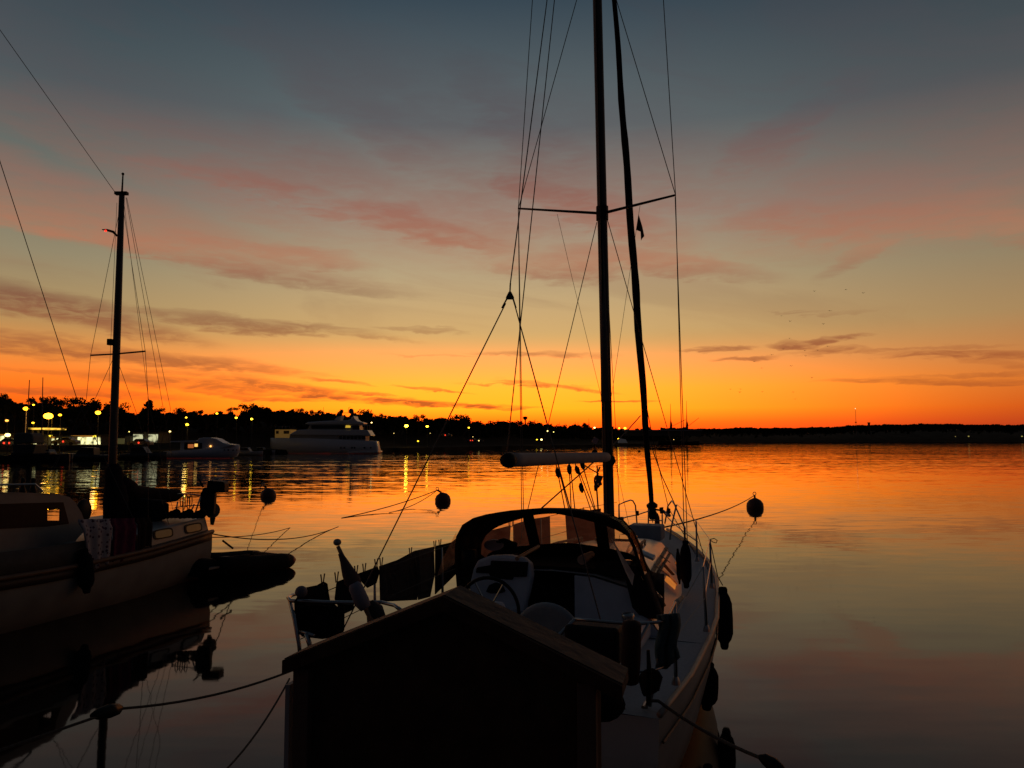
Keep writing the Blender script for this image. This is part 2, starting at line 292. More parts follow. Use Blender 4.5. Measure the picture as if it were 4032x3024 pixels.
# ------------------------------------------------------------------ object helpers
COL = SC.collection; RM = {}
def tag(o, label=None, cat=None, group=None, kind=None):
    if label: o['label'] = label
    if cat: o['category'] = cat
    if group: o['group'] = group
    if kind: o['kind'] = kind
    return o
def empty(name, loc, label, cat, group=None, rz=0.0):
    o = bpy.data.objects.new(name, None); COL.objects.link(o); o.location = loc; o.rotation_euler = (0, 0, rz); o.empty_display_size = .2
    RM[o.name] = (Matrix.Translation(Vector(loc)) @ Matrix.Rotation(rz, 4, 'Z')).inverted()
    return tag(o, label, cat, group)
class MB:
    def __init__(s): s.v = []; s.f = []
    def add(s, vs, fs):
        k = len(s.v); s.v += [Vector(p) for p in vs]; s.f += [tuple(i + k for i in f) for f in fs]; return s
    def box(s, c, size, rz=0.0, rot=None):
        m = rot if rot is not None else Matrix.Rotation(rz, 3, 'Z'); hx, hy, hz = [q / 2 for q in size]
        vs = [Vector(c) + m @ Vector((x * hx, y * hy, z * hz)) for z in (-1, 1) for (x, y) in ((-1, -1), (1, -1), (1, 1), (-1, 1))]
        return s.add(vs, [(3, 2, 1, 0), (4, 5, 6, 7), (0, 1, 5, 4), (1, 2, 6, 5), (2, 3, 7, 6), (3, 0, 4, 7)])
    def tube(s, pts, r, n=8, cap=True, flat=1.0):
        pts = [Vector(p) for p in pts]; m = len(pts); rs = r if isinstance(r, (list, tuple)) else [r] * m
        vs = []; fs = []; prev = None
        for i, p in enumerate(pts):
            d = (pts[min(i + 1, m - 1)] - pts[max(i - 1, 0)])
            d = d.normalized() if d.length > 1e-9 else Vector((0, 0, 1))
            if prev is None:
                a = d.cross(Vector((0, 0, 1)));
                if a.length < .05: a = d.cross(Vector((1, 0, 0)))
                a.normalize()
            else:
                a = prev - d * prev.dot(d)
                if a.length < 1e-6: a = d.cross(Vector((0, 1, 0)))
                a.normalize()
            prev = a; b = d.cross(a)
            for k in range(n):
                t = 2 * math.pi * k / n; vs.append(p + (a * math.cos(t) + b * math.sin(t) * flat) * rs[i])
        for i in range(m - 1):
            for k in range(n): fs.append((i * n + k, i * n + (k + 1) % n, (i + 1) * n + (k + 1) % n, (i + 1) * n + k))
        if cap: fs += [tuple(range(n))[::-1], tuple((m - 1) * n + k for k in range(n))]
        return s.add(vs, fs)
    def lathe(s, c, prof, n=20, axis=None):
        c = Vector(c); q = Vector((0, 0, 1)).rotation_difference(Vector(axis).normalized()).to_matrix() if axis is not None else Matrix.Identity(3)
        vs = []; fs = []
        for (r, z) in prof:
            for k in range(n):
                t = 2 * math.pi * k / n; vs.append(c + q @ Vector((r * math.cos(t), r * math.sin(t), z)))
        for i in range(len(prof) - 1):
            for k in range(n): fs.append((i * n + k, i * n + (k + 1) % n, (i + 1) * n + (k + 1) % n, (i + 1) * n + k))
        fs += [tuple(range(n))[::-1], tuple((len(prof) - 1) * n + k for k in range(n))]
        return s.add(vs, fs)
    def ball(s, c, r, n=14, sz=1.0):
        return s.lathe(c, [(max(1e-3, r * math.cos(a)), r * sz * math.sin(a)) for a in [-math.pi / 2 + math.pi * i / (n // 2 + 2) for i in range(n // 2 + 3)]], n)
    def prism(s, poly, ext):
        n = len(poly); e = Vector(ext); vs = [Vector(p) for p in poly] + [Vector(p) + e for p in poly]
        return s.add(vs, [tuple(range(n))[::-1], tuple(range(n, 2 * n))] + [(i, (i + 1) % n, n + (i + 1) % n, n + i) for i in range(n)])
    def loft(s, rings, closed=False, caps=False):
        n = len(rings[0]); vs = [p for r in rings for p in r]; fs = []
        for i in range(len(rings) - 1):
            for k in range(n if closed else n - 1): fs.append((i * n + k, i * n + (k + 1) % n, (i + 1) * n + (k + 1) % n, (i + 1) * n + k))
        if caps: fs += [tuple(range(n))[::-1], tuple((len(rings) - 1) * n + k for k in range(n))]
        return s.add(vs, fs)
    def build(s, name, mat, parent=None, smooth=False, solid=0.0, bevel=0.0):
        me = bpy.data.meshes.new(name)
        vs = s.v; loc = None
        if parent is not None:
            inv = RM[parent.name]; vs = [inv @ p for p in vs]
        else:
            loc = sum(vs, Vector()) / len(vs); loc.z = min(p.z for p in vs); vs = [p - loc for p in vs]
        me.from_pydata([tuple(p) for p in vs], [], s.f); me.update()
        o = bpy.data.objects.new(name, me); COL.objects.link(o); me.materials.append(mat)
        if loc is not None: o.location = loc
        if parent is not None: o.parent = parent; RM[o.name] = RM[parent.name]
        else: RM[o.name] = Matrix.Translation(loc).inverted()
        if smooth:
            for p in me.polygons: p.use_smooth = True
        if solid: md = o.modifiers.new('solid', 'SOLIDIFY'); md.thickness = solid; md.offset = 0
        if bevel: md = o.modifiers.new('bevel', 'BEVEL'); md.width = bevel; md.segments = 2; md.limit_method = 'ANGLE'
        return o
def sag(a, b, d, n=10):
    a = Vector(a); b = Vector(b); return [a.lerp(b, i / n) + Vector((0, 0, -d * 4 * (i / n) * (1 - i / n))) for i in range(n + 1)]
def interp(tab, x):
    if x <= tab[0][0]: return tab[0][1]
    for (a, va), (b, vb) in zip(tab, tab[1:]):
        if x <= b: return va + (vb - va) * (x - a) / (b - a)
    return tab[-1][1]
def wrap_line(name, pts, r, mat, parent=None): return MB().tube(pts, r, 6).build(name, mat, parent)

# ------------------------------------------------------------------ water and land
MB().add([(-9000, -60, 0), (9000, -60, 0), (9000, 9000, 0), (-9000, 9000, 0)], [(0, 1, 2, 3)]).build('water', waterm)
tag(bpy.data.objects['water'], kind='structure')

SHORE = [(-900, 70), (-300, 95), (0, 118), (250, 132), (500, 142), (700, 150), (1000, 172), (1300, 196), (1500, 215), (1700, 240), (1950, 290), (2150, 350), (2350, 430),
         (2500, 520), (2650, 640), (2760, 740), (2880, 860), (3050, 960), (3500, 1050), (4100, 1080), (5200, 1100)]
TOP = [(-900, 1500), (-200, 1545), (0, 1560), (60, 1583), (110, 1586), (125, 1580), (262, 1598), (400, 1606), (415, 1596), (535, 1624), (560, 1612), (640, 1618), (730, 1622), (840, 1626), (945, 1624),
       (1000, 1600), (1050, 1606), (1100, 1612), (1200, 1622), (1300, 1630), (1400, 1628), (1520, 1637), (1600, 1642), (1700, 1650), (1830, 1645), (1850, 1662),
       (2000, 1662), (2110, 1668), (2200, 1673), (2330, 1677), (2420, 1685), (2560, 1688), (2800, 1690), (2900, 1686), (3080, 1687), (3270, 1683), (3370, 1676),
       (3530, 1673), (3700, 1670), (3800, 1673), (4100, 1675), (5200, 1676)]
vs = []; fs = []; cols = list(range(-900, 5201, 25)); K = 6
for px in cols:
    Y = interp(SHORE, px); tp = interp(TOP, px) + (30 if px < 2700 else 12)
    wob = random.uniform(-.012, .012) * Y
    for (yy, z) in ((Y + wob, -.5), (Y + wob + .5, .9), (Y * 1.06 + 6, 1.4), (Y * 1.16 + 20, None), (Y * 1.7 + 60, None), (Y * 2.6 + 200, -2)):
        if z is None:
            z = U(px, tp + (10 if yy < Y * 1.3 else 0), yy).z
        p = U(px, 1735, yy); vs.append((p.x, p.y, z))
for i in range(len(cols) - 1):
    for k in range(K - 1): fs.append((i * K + k, (i + 1) * K + k, (i + 1) * K + k + 1, i * K + k + 1))
tag(MB().add(vs, fs).build('shore_land', landm), kind='structure')

# leaf clump meshes
def crown_mesh(kind, seed, n=420):
    rnd = random.Random(seed); m = MB(); lobes = []
    if kind == 'round':
        for i in range(9): lobes.append((Vector((rnd.uniform(-.32, .32), rnd.uniform(-.32, .32), rnd.uniform(.45, .86))), rnd.uniform(.13, .24)))
    elif kind == 'pine':
        for i in range(7): lobes.append((Vector((rnd.uniform(-.34, .34), rnd.uniform(-.3, .3), rnd.uniform(.62, .9))), rnd.uniform(.13, .20)))
    elif kind == 'airy':
        for i in range(14): lobes.append((Vector((rnd.uniform(-.36, .36), rnd.uniform(-.36, .36), rnd.uniform(.42, .88))), rnd.uniform(.10, .16)))
    else:
        for i in range(10):
            z = .2 + .075 * i; lobes.append((Vector((rnd.uniform(-.05, .05), rnd.uniform(-.05, .05), z)), .26 * (1.02 - z) + .03))
    for (c, r) in lobes:
        q = n // len(lobes)
        for i in range(q):
            d = Vector((rnd.gauss(0, 1), rnd.gauss(0, 1), rnd.gauss(0, .8))).normalized() * r * (rnd.random() ** .4) * 1.1
            p = c + d; a = Vector((rnd.gauss(0, 1), rnd.gauss(0, 1), rnd.gauss(0, 1))).normalized(); b = a.orthogonal().normalized(); c2 = a.cross(b)
            s = rnd.uniform(.03, .062)
            m.add([p - b * s, p + c2 * s * .6, p + b * s, p - c2 * s * .6], [(0, 1, 2, 3)])
    tr = MB(); tr.tube([(0, 0, -.05), (rnd.uniform(-.02, .02), 0, .4), (rnd.uniform(-.03, .03), 0, .8)], [.028, .02, .008], 6)
    for (c, r) in lobes[:6]: tr.tube([(0, 0, max(.25, c.z - .25)), tuple(c)], [.012, .004], 5)
    def mk(b, nm, mt):
        me = bpy.data.meshes.new(nm); me.from_pydata([tuple(p) for p in b.v], [], b.f); me.materials.append(mt); return me, max(p.z for p in b.v)
    return mk(m, 'crown_' + kind, fol), mk(tr, 'trunk_' + kind, bark)
VAR = {k: [crown_mesh(k, 10 * j + hash_, 620) for j in range(3)] for hash_, k in enumerate(('round', 'pine', 'airy', 'cone'))}
KN = {'round': ('leafy_tree', 'broad round-headed tree'), 'pine': ('pine_tree', 'flat-topped pine'), 'airy': ('open_crowned_tree', 'thin-crowned tree with sky showing through'), 'cone': ('spruce_tree', 'pointed spruce')}
def tree(px, top, kind, wpx, Yk=1.12, label=None, group=None):
    Y = interp(SHORE, px) * Yk + 8; z0 = 1.4; p = U(px, top, Y); h = p.z - z0
    w = wpx * 1.25 * Y / F / (.8 if kind != 'cone' else .5); w = min(w, h * 1.3)
    o = bpy.data.objects.new(KN[kind][0], None); COL.objects.link(o); o.location = (p.x, p.y, z0)
    o.rotation_euler = (0, 0, random.uniform(0, 6.28)); o.scale = (w, w, w)
    (cr, ct), (tk, _t) = random.choice(VAR[kind])
    c = bpy.data.objects.new('crown', cr); COL.objects.link(c); c.parent = o; c.location = (0, 0, h / w - ct)
    c = bpy.data.objects.new('trunk', tk); COL.objects.link(c); c.parent = o; c.scale = (1, 1, max(.3, (h / w) / .95))
    tag(o, label, 'tree', group or 'trees along the far shore'); return o
# trees one can tell apart, left to right: (x, top, kind, width in px, label)
TR = [(2, 1546, 'round', 44, 'tall tree cut by the left edge of the photo, above the hill line'),
      (150, 1562, 'airy', 52, 'thin round tree behind the two bare masts at far left'),
      (197, 1558, 'round', 46, 'dense round tree right of the two bare masts'),
      (234, 1568, 'round', 40, 'smaller dense tree sharing a clump right of the bare masts'),
      (289, 1560, 'round', 46, 'dark oak-like tree just left of the lacy see-through tree'),
      (338, 1565, 'airy', 78, 'lacy see-through tree against the orange sky left of the ketch mast'),
      (382, 1588, 'round', 34, 'low round tree between the lacy tree and the ketch mast'),
      (445, 1581, 'round', 66, 'tree cut through by the mast of the moored ketch'),
      (588, 1571, 'cone', 70, 'tall pointed tree standing alone right of the ketch mast'),
      (610, 1598, 'round', 50, 'low shoulder of a tree right beside the tall pointed tree'),
      (704, 1602, 'round', 40, 'tree above the twin lamps left of the white motor cruiser'),
      (778, 1613, 'pine', 30, 'small pine on the ridge above the white motor cruiser'),
      (850, 1619, 'round', 26, 'small bush-like tree beside the ridge-top street lamp'),
      (907, 1602, 'round', 21, 'left one of two little round trees close together'),
      (927, 1602, 'round', 17, 'right one of two little round trees close together'),
      (985, 1586, 'airy', 58, 'ragged spreading tree above the ridge between cruiser and yacht'),
      (1014, 1594, 'round', 40, 'round tree on the right shoulder of the ragged tree'),
      (1048, 1603, 'round', 28, 'small round tree left of the yellow building'),
      (1120, 1612, 'pine', 30, 'small pine above the yellow building'),
      (1180, 1605, 'round', 26, 'taller knobbly tree above the bow of the large yacht'),
      (1215, 1613, 'pine', 30, 'pine above the forward deck of the large yacht'),
      (1255, 1613, 'airy', 34, 'open tree above the wheelhouse of the large yacht'),
      (1292, 1626, 'pine', 26, 'short pine dip above the yacht roof'),
      (1338, 1611, 'cone', 44, 'pointed tree left of the yacht radar dome'),
      (1428, 1610, 'airy', 50, 'open leaning tree right of the yacht radar dome'),
      (1456, 1622, 'pine', 32, 'pine above the stern of the large yacht'),
      (1500, 1626, 'pine', 30, 'pine just right of the large yacht'),
      (1555, 1636, 'round', 40, 'round tree above the brightest reflected lamp'),
      (1597, 1638, 'round', 36, None), (1648, 1630, 'airy', 40, 'loose tree top between the two shore lamps'),
      (1700, 1645, 'round', 40, None), (1752, 1642, 'pine', 34, None),
      (1803, 1628, 'airy', 56, 'tallest ragged tree where the backstay meets the wood'),
      (1832, 1640, 'round', 40, 'round tree on the right of the tallest ragged one'),
      (1890, 1654, 'round', 40, None), (1940, 1652, 'round', 44, None), (1975, 1655, 'pine', 36, None), (2010, 1653, 'round', 40, None),
      (2050, 1655, 'round', 30, 'tree left of the mushroom-shaped water tower'), (2086, 1653, 'round', 36, 'tree right of the mushroom-shaped water tower'),
      (2160, 1670, 'round', 36, None), (2205, 1668, 'round', 32, None), (2255, 1668, 'round', 32, None), (2305, 1663, 'airy', 40, 'taller tree left of the main mast on the far wood')]
for (x, t, k, w, lb) in TR:
    tree(x, t, k, w, label=lb or KN[k][1] + ' in the even wood between the large yacht and the main mast', group='trees along the far shore')
# lower and hidden ranks that fill the wood
for px in range(30, 2300, 36):
    x = px + random.uniform(-10, 10)
    if any(abs(x - q[0]) < 12 for q in TR): continue
    k = random.choice(['round', 'round', 'pine', 'airy'])
    tree(x, interp(TOP, x) + random.uniform(4, 16), k, random.uniform(26, 44), 1.10, 'low ' + KN[k][1] + ' filling the dark wood on the far shore', 'low trees filling the shore wood')
def wood_mass(name, x0, x1, n, dy0, dy1, Yk, s0, label, seed):
    rnd = random.Random(seed); m = MB()
    for i in range(n):
        px = rnd.uniform(x0, x1); Y = interp(SHORE, px) * Yk + rnd.uniform(4, 14)
        hump = 5 * math.sin(px * .045 + seed) + 4 * math.sin(px * .13 + 2 * seed) + 2.5 * math.sin(px * .31)
        py = interp(TOP, px) + (hump + 9) * (Y < 700) + (hump * .22 + 1) * (Y >= 700) + abs(rnd.gauss(0, 1)) * dy1 + dy0
        p = U(px, min(py, 1740), Y); a = Vector((rnd.gauss(0, 1), rnd.gauss(0, 1), rnd.gauss(0, 1))).normalized(); b = a.orthogonal().normalized(); c = a.cross(b)
        s = rnd.uniform(.5, 1.2) * s0 * Y / 200
        m.add([p - b * s, p + c * s * .7, p + b * s, p - c * s * .7], [(0, 1, 2, 3)])
    tag(m.build(name, fol), label, 'wood', None, 'stuff')
wood_mass('near_wood', -60, 2700, 16000, 0, 26, 1.14, .75, 'dark mass of bushes and woodland along the near shore', 3)
wood_mass('far_wood', 2550, 4150, 12000, 1, 9, 1.10, .5, 'low black forest along the far right shore', 5)

# ------------------------------------------------------------------ shore lights
AMB = (1.0, .40, .012); YEL = (1.0, .60, .022); WHT = (1.0, .74, .22); RED = (1.0, .05, .02); ORG = (1.0, .40, .06); LIM = (.95, .80, .20)
def lamp(px, py, rpx, col, s, label, Yk=1.05, pole=True):
    Y = interp(SHORE, px) * Yk + 3; p = U(px, py, Y); r = rpx * Y / F
    t = empty('street_lamp', (p.x, p.y, 1.2), label, 'street lamp', 'lamps lit along the shore')
    nm = 'lamp_glow_%s_%d' % ('%d%d%d' % tuple(int(c * 9) for c in col), int(s * 10))
    MB().ball(p, r, 10, .7).build('lamp_head', emis(nm, col, s if s < 1 else min(s, 2 + s * .4)), t, True)
    MB().tube([(p.x + .1, p.y, .9), (p.x + .1, p.y, p.z + r * .6)], [.08, .05], 6).tube([(p.x + .1, p.y, p.z + r * .7), (p.x - .25, p.y, p.z + r * .7)], .05, 5).build('pole', alu if px != 102 else M('pale_pole_with_glow', (.4, .3, .2), .6, emit=(1, .45, .12), es=.12), t)  # the leftmost pole is given a faint glow in place of lamplight
LAMPS = [(102, 1609, 8, AMB, 9, 'yellow street lamp on the pale pole beside the left bare mast', 1.02),
         (132, 1594, 3.5, YEL, 5, 'small high lamp in the trees between the bare masts', 1.1),
         (190, 1638, 13, AMB, 30, 'brightest street lamp glaring over the petrol station', 1.0),
         (203, 1641, 4.5, AMB, 12, 'smaller lamp touching the brightest one', 1.0),
         (236, 1634, 5, AMB, 9, 'lamp just right of the brightest one', 1.02),
         (386, 1625, 8, AMB, 18, 'lone bright lamp under the lacy tree left of the ketch mast', 1.0),
         (130, 1665, 4, YEL, 5, 'lamp low over the station canopy', 1.02),
         (27, 1656, 5, ORG, 3, 'dull orange light at the far left', 1.1),
         (192, 1619, 3, YEL, 3, 'dim light straight above the brightest lamp', 1.2),
         (30, 1713, 8, WHT, 6, 'white globe lamp beside the kiosk at the left edge', .98),
         (733, 1644, 4.5, YEL, 8, 'upper one of two stacked lamps left of the white cruiser', 1.1),
         (737, 1672, 6, YEL, 10, 'lower one of two stacked lamps lighting a tree', 1.0),
         (854, 1628, 5, AMB, 9, 'lamp right on the tree line above the white cruiser', 1.1),
         (930, 1645, 5, YEL, 9, 'left lamp above the bow of the white cruiser', 1.02),
         (991, 1650, 5, YEL, 16, 'right lamp above the bow of the white cruiser', 1.0),
         (669, 1699, 4.5, WHT, 6, 'low white lamp left of the white cruiser', .98),
         (509, 1700, 3, LIM, 3, 'small pale lamp left of the tree-veiled shop windows', 1.0),
         (1463, 1664, 3.5, WHT, 7, 'small white lamp just above the stern of the large yacht', 1.05),
         (1600, 1677, 7, YEL, 45, 'strong lamp casting the long yellow streak on the water', 1.0),
         (1682, 1679, 5, YEL, 22, 'second lamp right of the strong one, with a thinner streak', 1.0),
         (1846, 1684, 3.5, YEL, 10, 'small amber lamp right of the tallest ragged tree', 1.0),
         (1551, 1706, 2.2, WHT, 2, 'tiny white light right of the large yacht', 1.0),
         (1646, 1737, 4.5, YEL, 3, 'low yellow light near the water between two tall lamps', .98),
         (1694, 1706, 2, WHT, 1.5, 'faint white light under the second lamp', 1.0),
         (1862, 1720, 2, WHT, 2, 'faint white light over the car lights', 1.0),
         (2155, 1697, 4, WHT, 6, 'white lamp under the crossing shrouds', 1.0),
         (2180, 1701, 2.5, LIM, 3, 'faint greenish lamp right of the crossing shrouds', 1.0),
         (2114, 1731, 3.5, YEL, 5, 'left one of the low pair of lamps by the water', .98),
         (2132, 1731, 4, WHT, 12, 'right one of the low pair of lamps by the water', .98),
         (2341, 1684, 4.5, WHT, 8, 'lamp touching the left side of the main mast', 1.0),
         (2438, 1686, 4, YEL, 7, 'left one of the pair of high lamps right of the main mast', 1.0),
         (2461, 1686, 5, YEL, 9, 'right one of the pair of high lamps right of the main mast', 1.0),
         (2436, 1728, 4, YEL, 9, 'low lamp at the white tent right of the main mast', .98),
         (2653, 1731, 1.8, WHT, 2, 'tiny white light above the anchored small boat', .98),
         (3814, 1718, 3.5, LIM, .35, 'pale lamp in the far right wood', 1.0),
         (4024, 1718, 3.5, LIM, .3, 'pale lamp at the right edge of the photo', 1.0),
         (3762, 1719, 2, WHT, .4, 'very faint lamp left of the pale one in the far wood', 1.0)]
for (x, y, r, c, s, lb, k) in LAMPS: lamp(x, y, r * (1.25 if x < 420 else (1.0 if s > 8 else .85)), c, s, lb, k)
def lamp_light(px, py, Y, e, col):      # the light the strongest lamps throw on poles, ground and leaves
    d = bpy.data.lights.new('lamp_light', 'POINT'); d.energy = e; d.color = col; d.shadow_soft_size = .4
    o = bpy.data.objects.new('lamp_light', d); COL.objects.link(o); o.location = U(px, py, Y) + Vector((0, -.9, -.2))
lamp_light(190, 1638, 131, 140, (1, .5, .12)); lamp_light(386, 1625, 140, 50, (1, .5, .12)); lamp_light(737, 1672, 155, 50, (1, .6, .15)); lamp_light(102, 1609, 126, 60, (1, .5, .12)); lamp_light(1600, 1677, 231, 40, (1, .6, .15))
def wbox(b, px0, py0, px1, py1, Y, dep):
    a = U(px0, py0, Y); c = U(px1, py1, Y)
    b.box(((a.x + c.x) / 2, Y + dep / 2, (a.z + c.z) / 2), (abs(c.x - a.x), dep, abs(a.z - c.z))); return b
# parked cars, seen as dark bodies with lit lamps
def car(px, py, col, lamps, label, cat='car'):
    Y = interp(SHORE, px) * 1.0 + 1.5; p = U(px, py, Y); z0 = 0.95 if p.z < 1.8 else p.z - .7
    t = empty('parked_car', (p.x, p.y, z0), label, cat, 'cars on the shore road')
    bd = MB(); x0, x1 = p.x - 2.1, p.x + 2.1
    prof = [(-2.1, .25), (-2.1, .75), (-1.75, .9), (-1.1, 1.0), (-.6, 1.42), (.8, 1.42), (1.4, .98), (2.0, .9), (2.1, .6), (2.1, .25)]
    bd.prism([(p.x + a, Y - .1, z0 + b) for a, b in prof], (0, 1.7, 0)).build('body', M('car_paint', (.12, .12, .13), .3), t, bevel=.05)
    wn = MB(); wn.prism([(p.x + a, Y - .12, z0 + b) for a, b in ((-1.0, .98), (-.56, 1.36), (.76, 1.36), (1.25, .98))], (0, .015, 0)).build('window', darkglass, t)
    for sx in (-1.3, 1.3): MB().lathe((p.x + sx, Y - .2, z0 + .32), [(.32, 0), (.32, .2)], 12, (0, 1, 0)).build('wheel', black, t)
    for (dx, r) in lamps:
        MB().ball((p.x + dx, Y - .12, z0 + .68), r * .55, 8).build('lamp', emis('car_lamp_%d' % int(col[1] * 10), col, 1.6), t)
car(30, 1744, RED, [(-.5, .3), (.3, .3)], 'dark car with red tail lights at the far left kiosk')
car(250, 1738, RED, [(0, .3)], 'dark car with a red light between the two lit shops')
car(547, 1743, RED, [(0, .32)], 'dark car with a red tail light under the tree-veiled windows')
car(1857, 1734, RED, [(-.4, .32), (.3, .32)], 'car with red tail lights on the middle shore')
car(1879, 1735, WHT, [(-.4, .4), (.6, .4)], 'car with white headlights right behind the red-lit one')
car(1753, 1713, RED, [(0, .35)], 'vehicle with one red light left of the tallest ragged tree')

# ------------------------------------------------------------------ buildings on the shore
fac1 = facade('lit_shop_glass', (1.0, .93, .42), 1.5, .85, .5); fac2 = facade('lit_veiled_glass', (.9, .88, .5), .65, 1.0, 1.0); warm = emis('warm_fascia', (1.0, .42, .05), .8)
def shop(x0, x1, ytop, ybot, label, fascia=True, fc=None, panes=4, Yk=1.03, sign=None):
    Y = interp(SHORE, (x0 + x1) / 2) * Yk + 4; a = U(x0, ytop, Y)
    t = empty('shop', (U((x0 + x1) / 2, 1735, Y).x, Y, 1.2), label, 'shop')
    wbox(MB(), x0, ytop - 3, x1, ybot + 4, Y, 6).build('wall', housem, t)
    wbox(MB(), x0 - 3, ytop - 6, x1 + 3, ytop - 3.2, Y - .8, 7.4).build('roof', black, t)
    w = (x1 - x0) / panes
    for i in range(panes):
        hgt = random.choice([0, 0, 6])
        wbox(MB(), x0 + i * w + .8, ytop + 4 + (hgt if i % 2 else 0), x0 + (i + 1) * w - .8, ybot, Y - .12, .1).build('window', fc or fac1, t)
    if fascia: wbox(MB(), x0 + 4, ytop - 2.6, x1 - 20 if sign else x1 - 3, ytop + 2.6, Y - .3, .2).build('fascia', M('orange_fascia', (.4, .2, .06), .7, emit=(1, .40, .05), es=.28), t)
    if sign: MB().ball(U(sign[0], sign[1], Y - .6), 6.5 * Y / F, 14, .62).build('sign', emis('yellow_oval', (1.0, .72, .04), 1.6), t, True)
shop(276, 395, 1717, 1750, 'long brightly lit shop with tall glass front and yellow oval sign', sign=(372, 1718), panes=9)
shop(183, 232, 1722, 1750, 'smaller lit kiosk with white poster columns left of the long shop', panes=5, sign=(199, 1716))
shop(129, 146, 1716, 1749, 'narrow lit booth under the left end of the canopy', panes=2, sign=(137, 1717))
shop(-14, 15, 1712, 1750, 'lit kiosk cut by the left edge of the photo', panes=2)
shop(524, 562, 1706, 1741, 'pale lit windows half veiled by branches, left pair', fascia=False, fc=fac2, panes=2)
shop(571, 621, 1706, 1741, 'pale lit windows half veiled by branches, right pair', fascia=False, fc=fac2, panes=2)
shop(445, 490, 1722, 1748, 'dim flat-roofed pavilion with one small lit pane right of the ketch mast', fascia=False, fc=M('dim_pane', (.05, .05, .04), .3, emit=(1, .85, .3), es=.05), panes=3)
Yp = 128
t = empty('station_canopy', (U(147, 1735, Yp).x, Yp, 1.2), 'petrol station canopy lit orange from below on slim pillars', 'canopy')
for x0, x1 in ((110, 142), (151, 184)):
    wbox(MB(), x0, 1680, x1, 1684, Yp - 2, 6).build('roof', black, t)
    wbox(MB(), x0 + 1, 1684.6, x1 - 1, 1691, Yp - 1.9, 5.6).build('lit_underside', facade('lit_canopy', (1.0, .55, .06), 1.6, .6, 1.4), t)
for x in (124, 147, 163): wbox(MB(), x - .9, 1691.5, x + .9, 1750, Yp, .4).build('pillar', alu, t)
# bare masts of two yachts lying behind the ketch
for (x0, y0, x1, y1, lb) in ((103, 1745, 116, 1496, 'left one of two bare thin masts, beside the pale lamp pole'), (163, 1745, 169, 1486, 'right one of two bare thin masts, slightly taller')):
    t = empty('moored_sailboat', U(x0, 1745, 108), lb, 'sailboat', 'sailboats moored at the far left')
    MB().tube([U(x0, 1760, 108), U(x1, y1, 108)], [.09, .05], 6).build('mast', alu, t)
    c = U(x0, 1765, 108)
    hullb = MB(); rings = []
    for i in range(9):
        q = i / 8; b = 1.3 * math.sin(math.pi * (.12 + .86 * q)) ** .7; xx = c.x - 4 + 8 * q
        rings.append([(xx, 108 - b, 1.0 + .15 * q), (xx, 108 - b * .8, .3), (xx, 108, -.2), (xx, 108 + b * .8, .3), (xx, 108 + b, 1.0 + .15 * q)])
    hullb.loft(rings, True, True).build('hull', M('dark_hull', (.03, .03, .035), .4), t)
    MB().box((c.x, 108, 1.2), (3.2, 1.5, .5)).build('cabin', M('dark_hull', (.03, .03, .035), .4), t, bevel=.1)
# covered boat
t = empty('covered_boat', U(88, 1765, 98), 'boat under a dull grey cover below the left bare mast', 'boat')
MB().prism([U(x, y, 96) for x, y in ((50, 1748), (52, 1712), (60, 1704), (118, 1704), (128, 1714), (130, 1746))], (0, 2.4, 0)).build('cover', M('boat_cover', (.10, .11, .10), .8), t, bevel=.15)
MB().prism([U(x, y, 96) for x, y in ((44, 1750), (56, 1788), (128, 1788), (140, 1750))], (0, 2.6, 0)).build('hull', M('dark_hull', (.03, .03, .035), .4), t, bevel=.1)
# water tower, masts and tower on the skyline
Yt = 380
t = empty('water_tower', U(2068, 1700, Yt), 'mushroom-shaped water tower rising over the trees left of the boom', 'water tower')
c = U(2068, 1645, Yt); MB().lathe((c.x, c.y, c.z), [(.35, -9), (.35, -1.2), (1.1, -.4), (1.15, .4), (.4, .7)], 12).build('tank', black, t)
for (x, top, lb) in ((2203, 1663, 'leftmost thin pole on the wood left of the main mast'), (2265, 1660, 'middle thin pole on the wood left of the main mast'), (2276, 1661, 'thin pole beside the middle one left of the main mast'), (2318, 1649, 'tallest thin pole just left of the main mast')):
    Y = interp(SHORE, x) * 1.1; p = U(x, top, Y)
    tag(MB().tube([(p.x, p.y, 3), p], [.12, .07], 5).build('flag_pole', black), lb, 'pole', 'thin poles above the wood')
Y = 1120; a = U(3368, 1610, Y); t = empty('radio_mast', (a.x, Y, 10), 'slender lattice radio mast with red warning light on the right skyline', 'radio mast')
m = MB()
for dx, dy in ((-.6, -.6), (.6, -.6), (0, .7)): m.tube([(a.x + dx, Y + dy, 10), (a.x + dx * .4, Y + dy * .4, a.z)], .11, 4)
for i in range(16):
    z = 12 + (a.z - 14) * i / 16; s = -1 if i % 2 else 1; m.tube([(a.x - .55 * s, Y - .5, z), (a.x + .55 * s, Y - .5, z + (a.z - 14) / 16)], .07, 4)
m.build('lattice', M('red_white_steel', (.3, .1, .08), .6), t)
MB().ball((a.x, Y, a.z + .4), .6, 8).build('warning_light', emis('red_warn', (1, .45, .25), 3), t)
for zz in (.34, .5): MB().box((a.x, Y, 10 + (a.z - 10) * zz), (1.9, 1.6, 1.3)).build('antenna_drum', black, t)
p = U(3421, 1663, 1130); tag(MB().lathe((p.x, p.y, 12), [(1.9, 0), (1.6, p.z - 13.5), (2.1, p.z - 13), (2.0, p.z - 12)], 10).build('chimney', black), 'short thick chimney right of the radio mast', 'chimney')
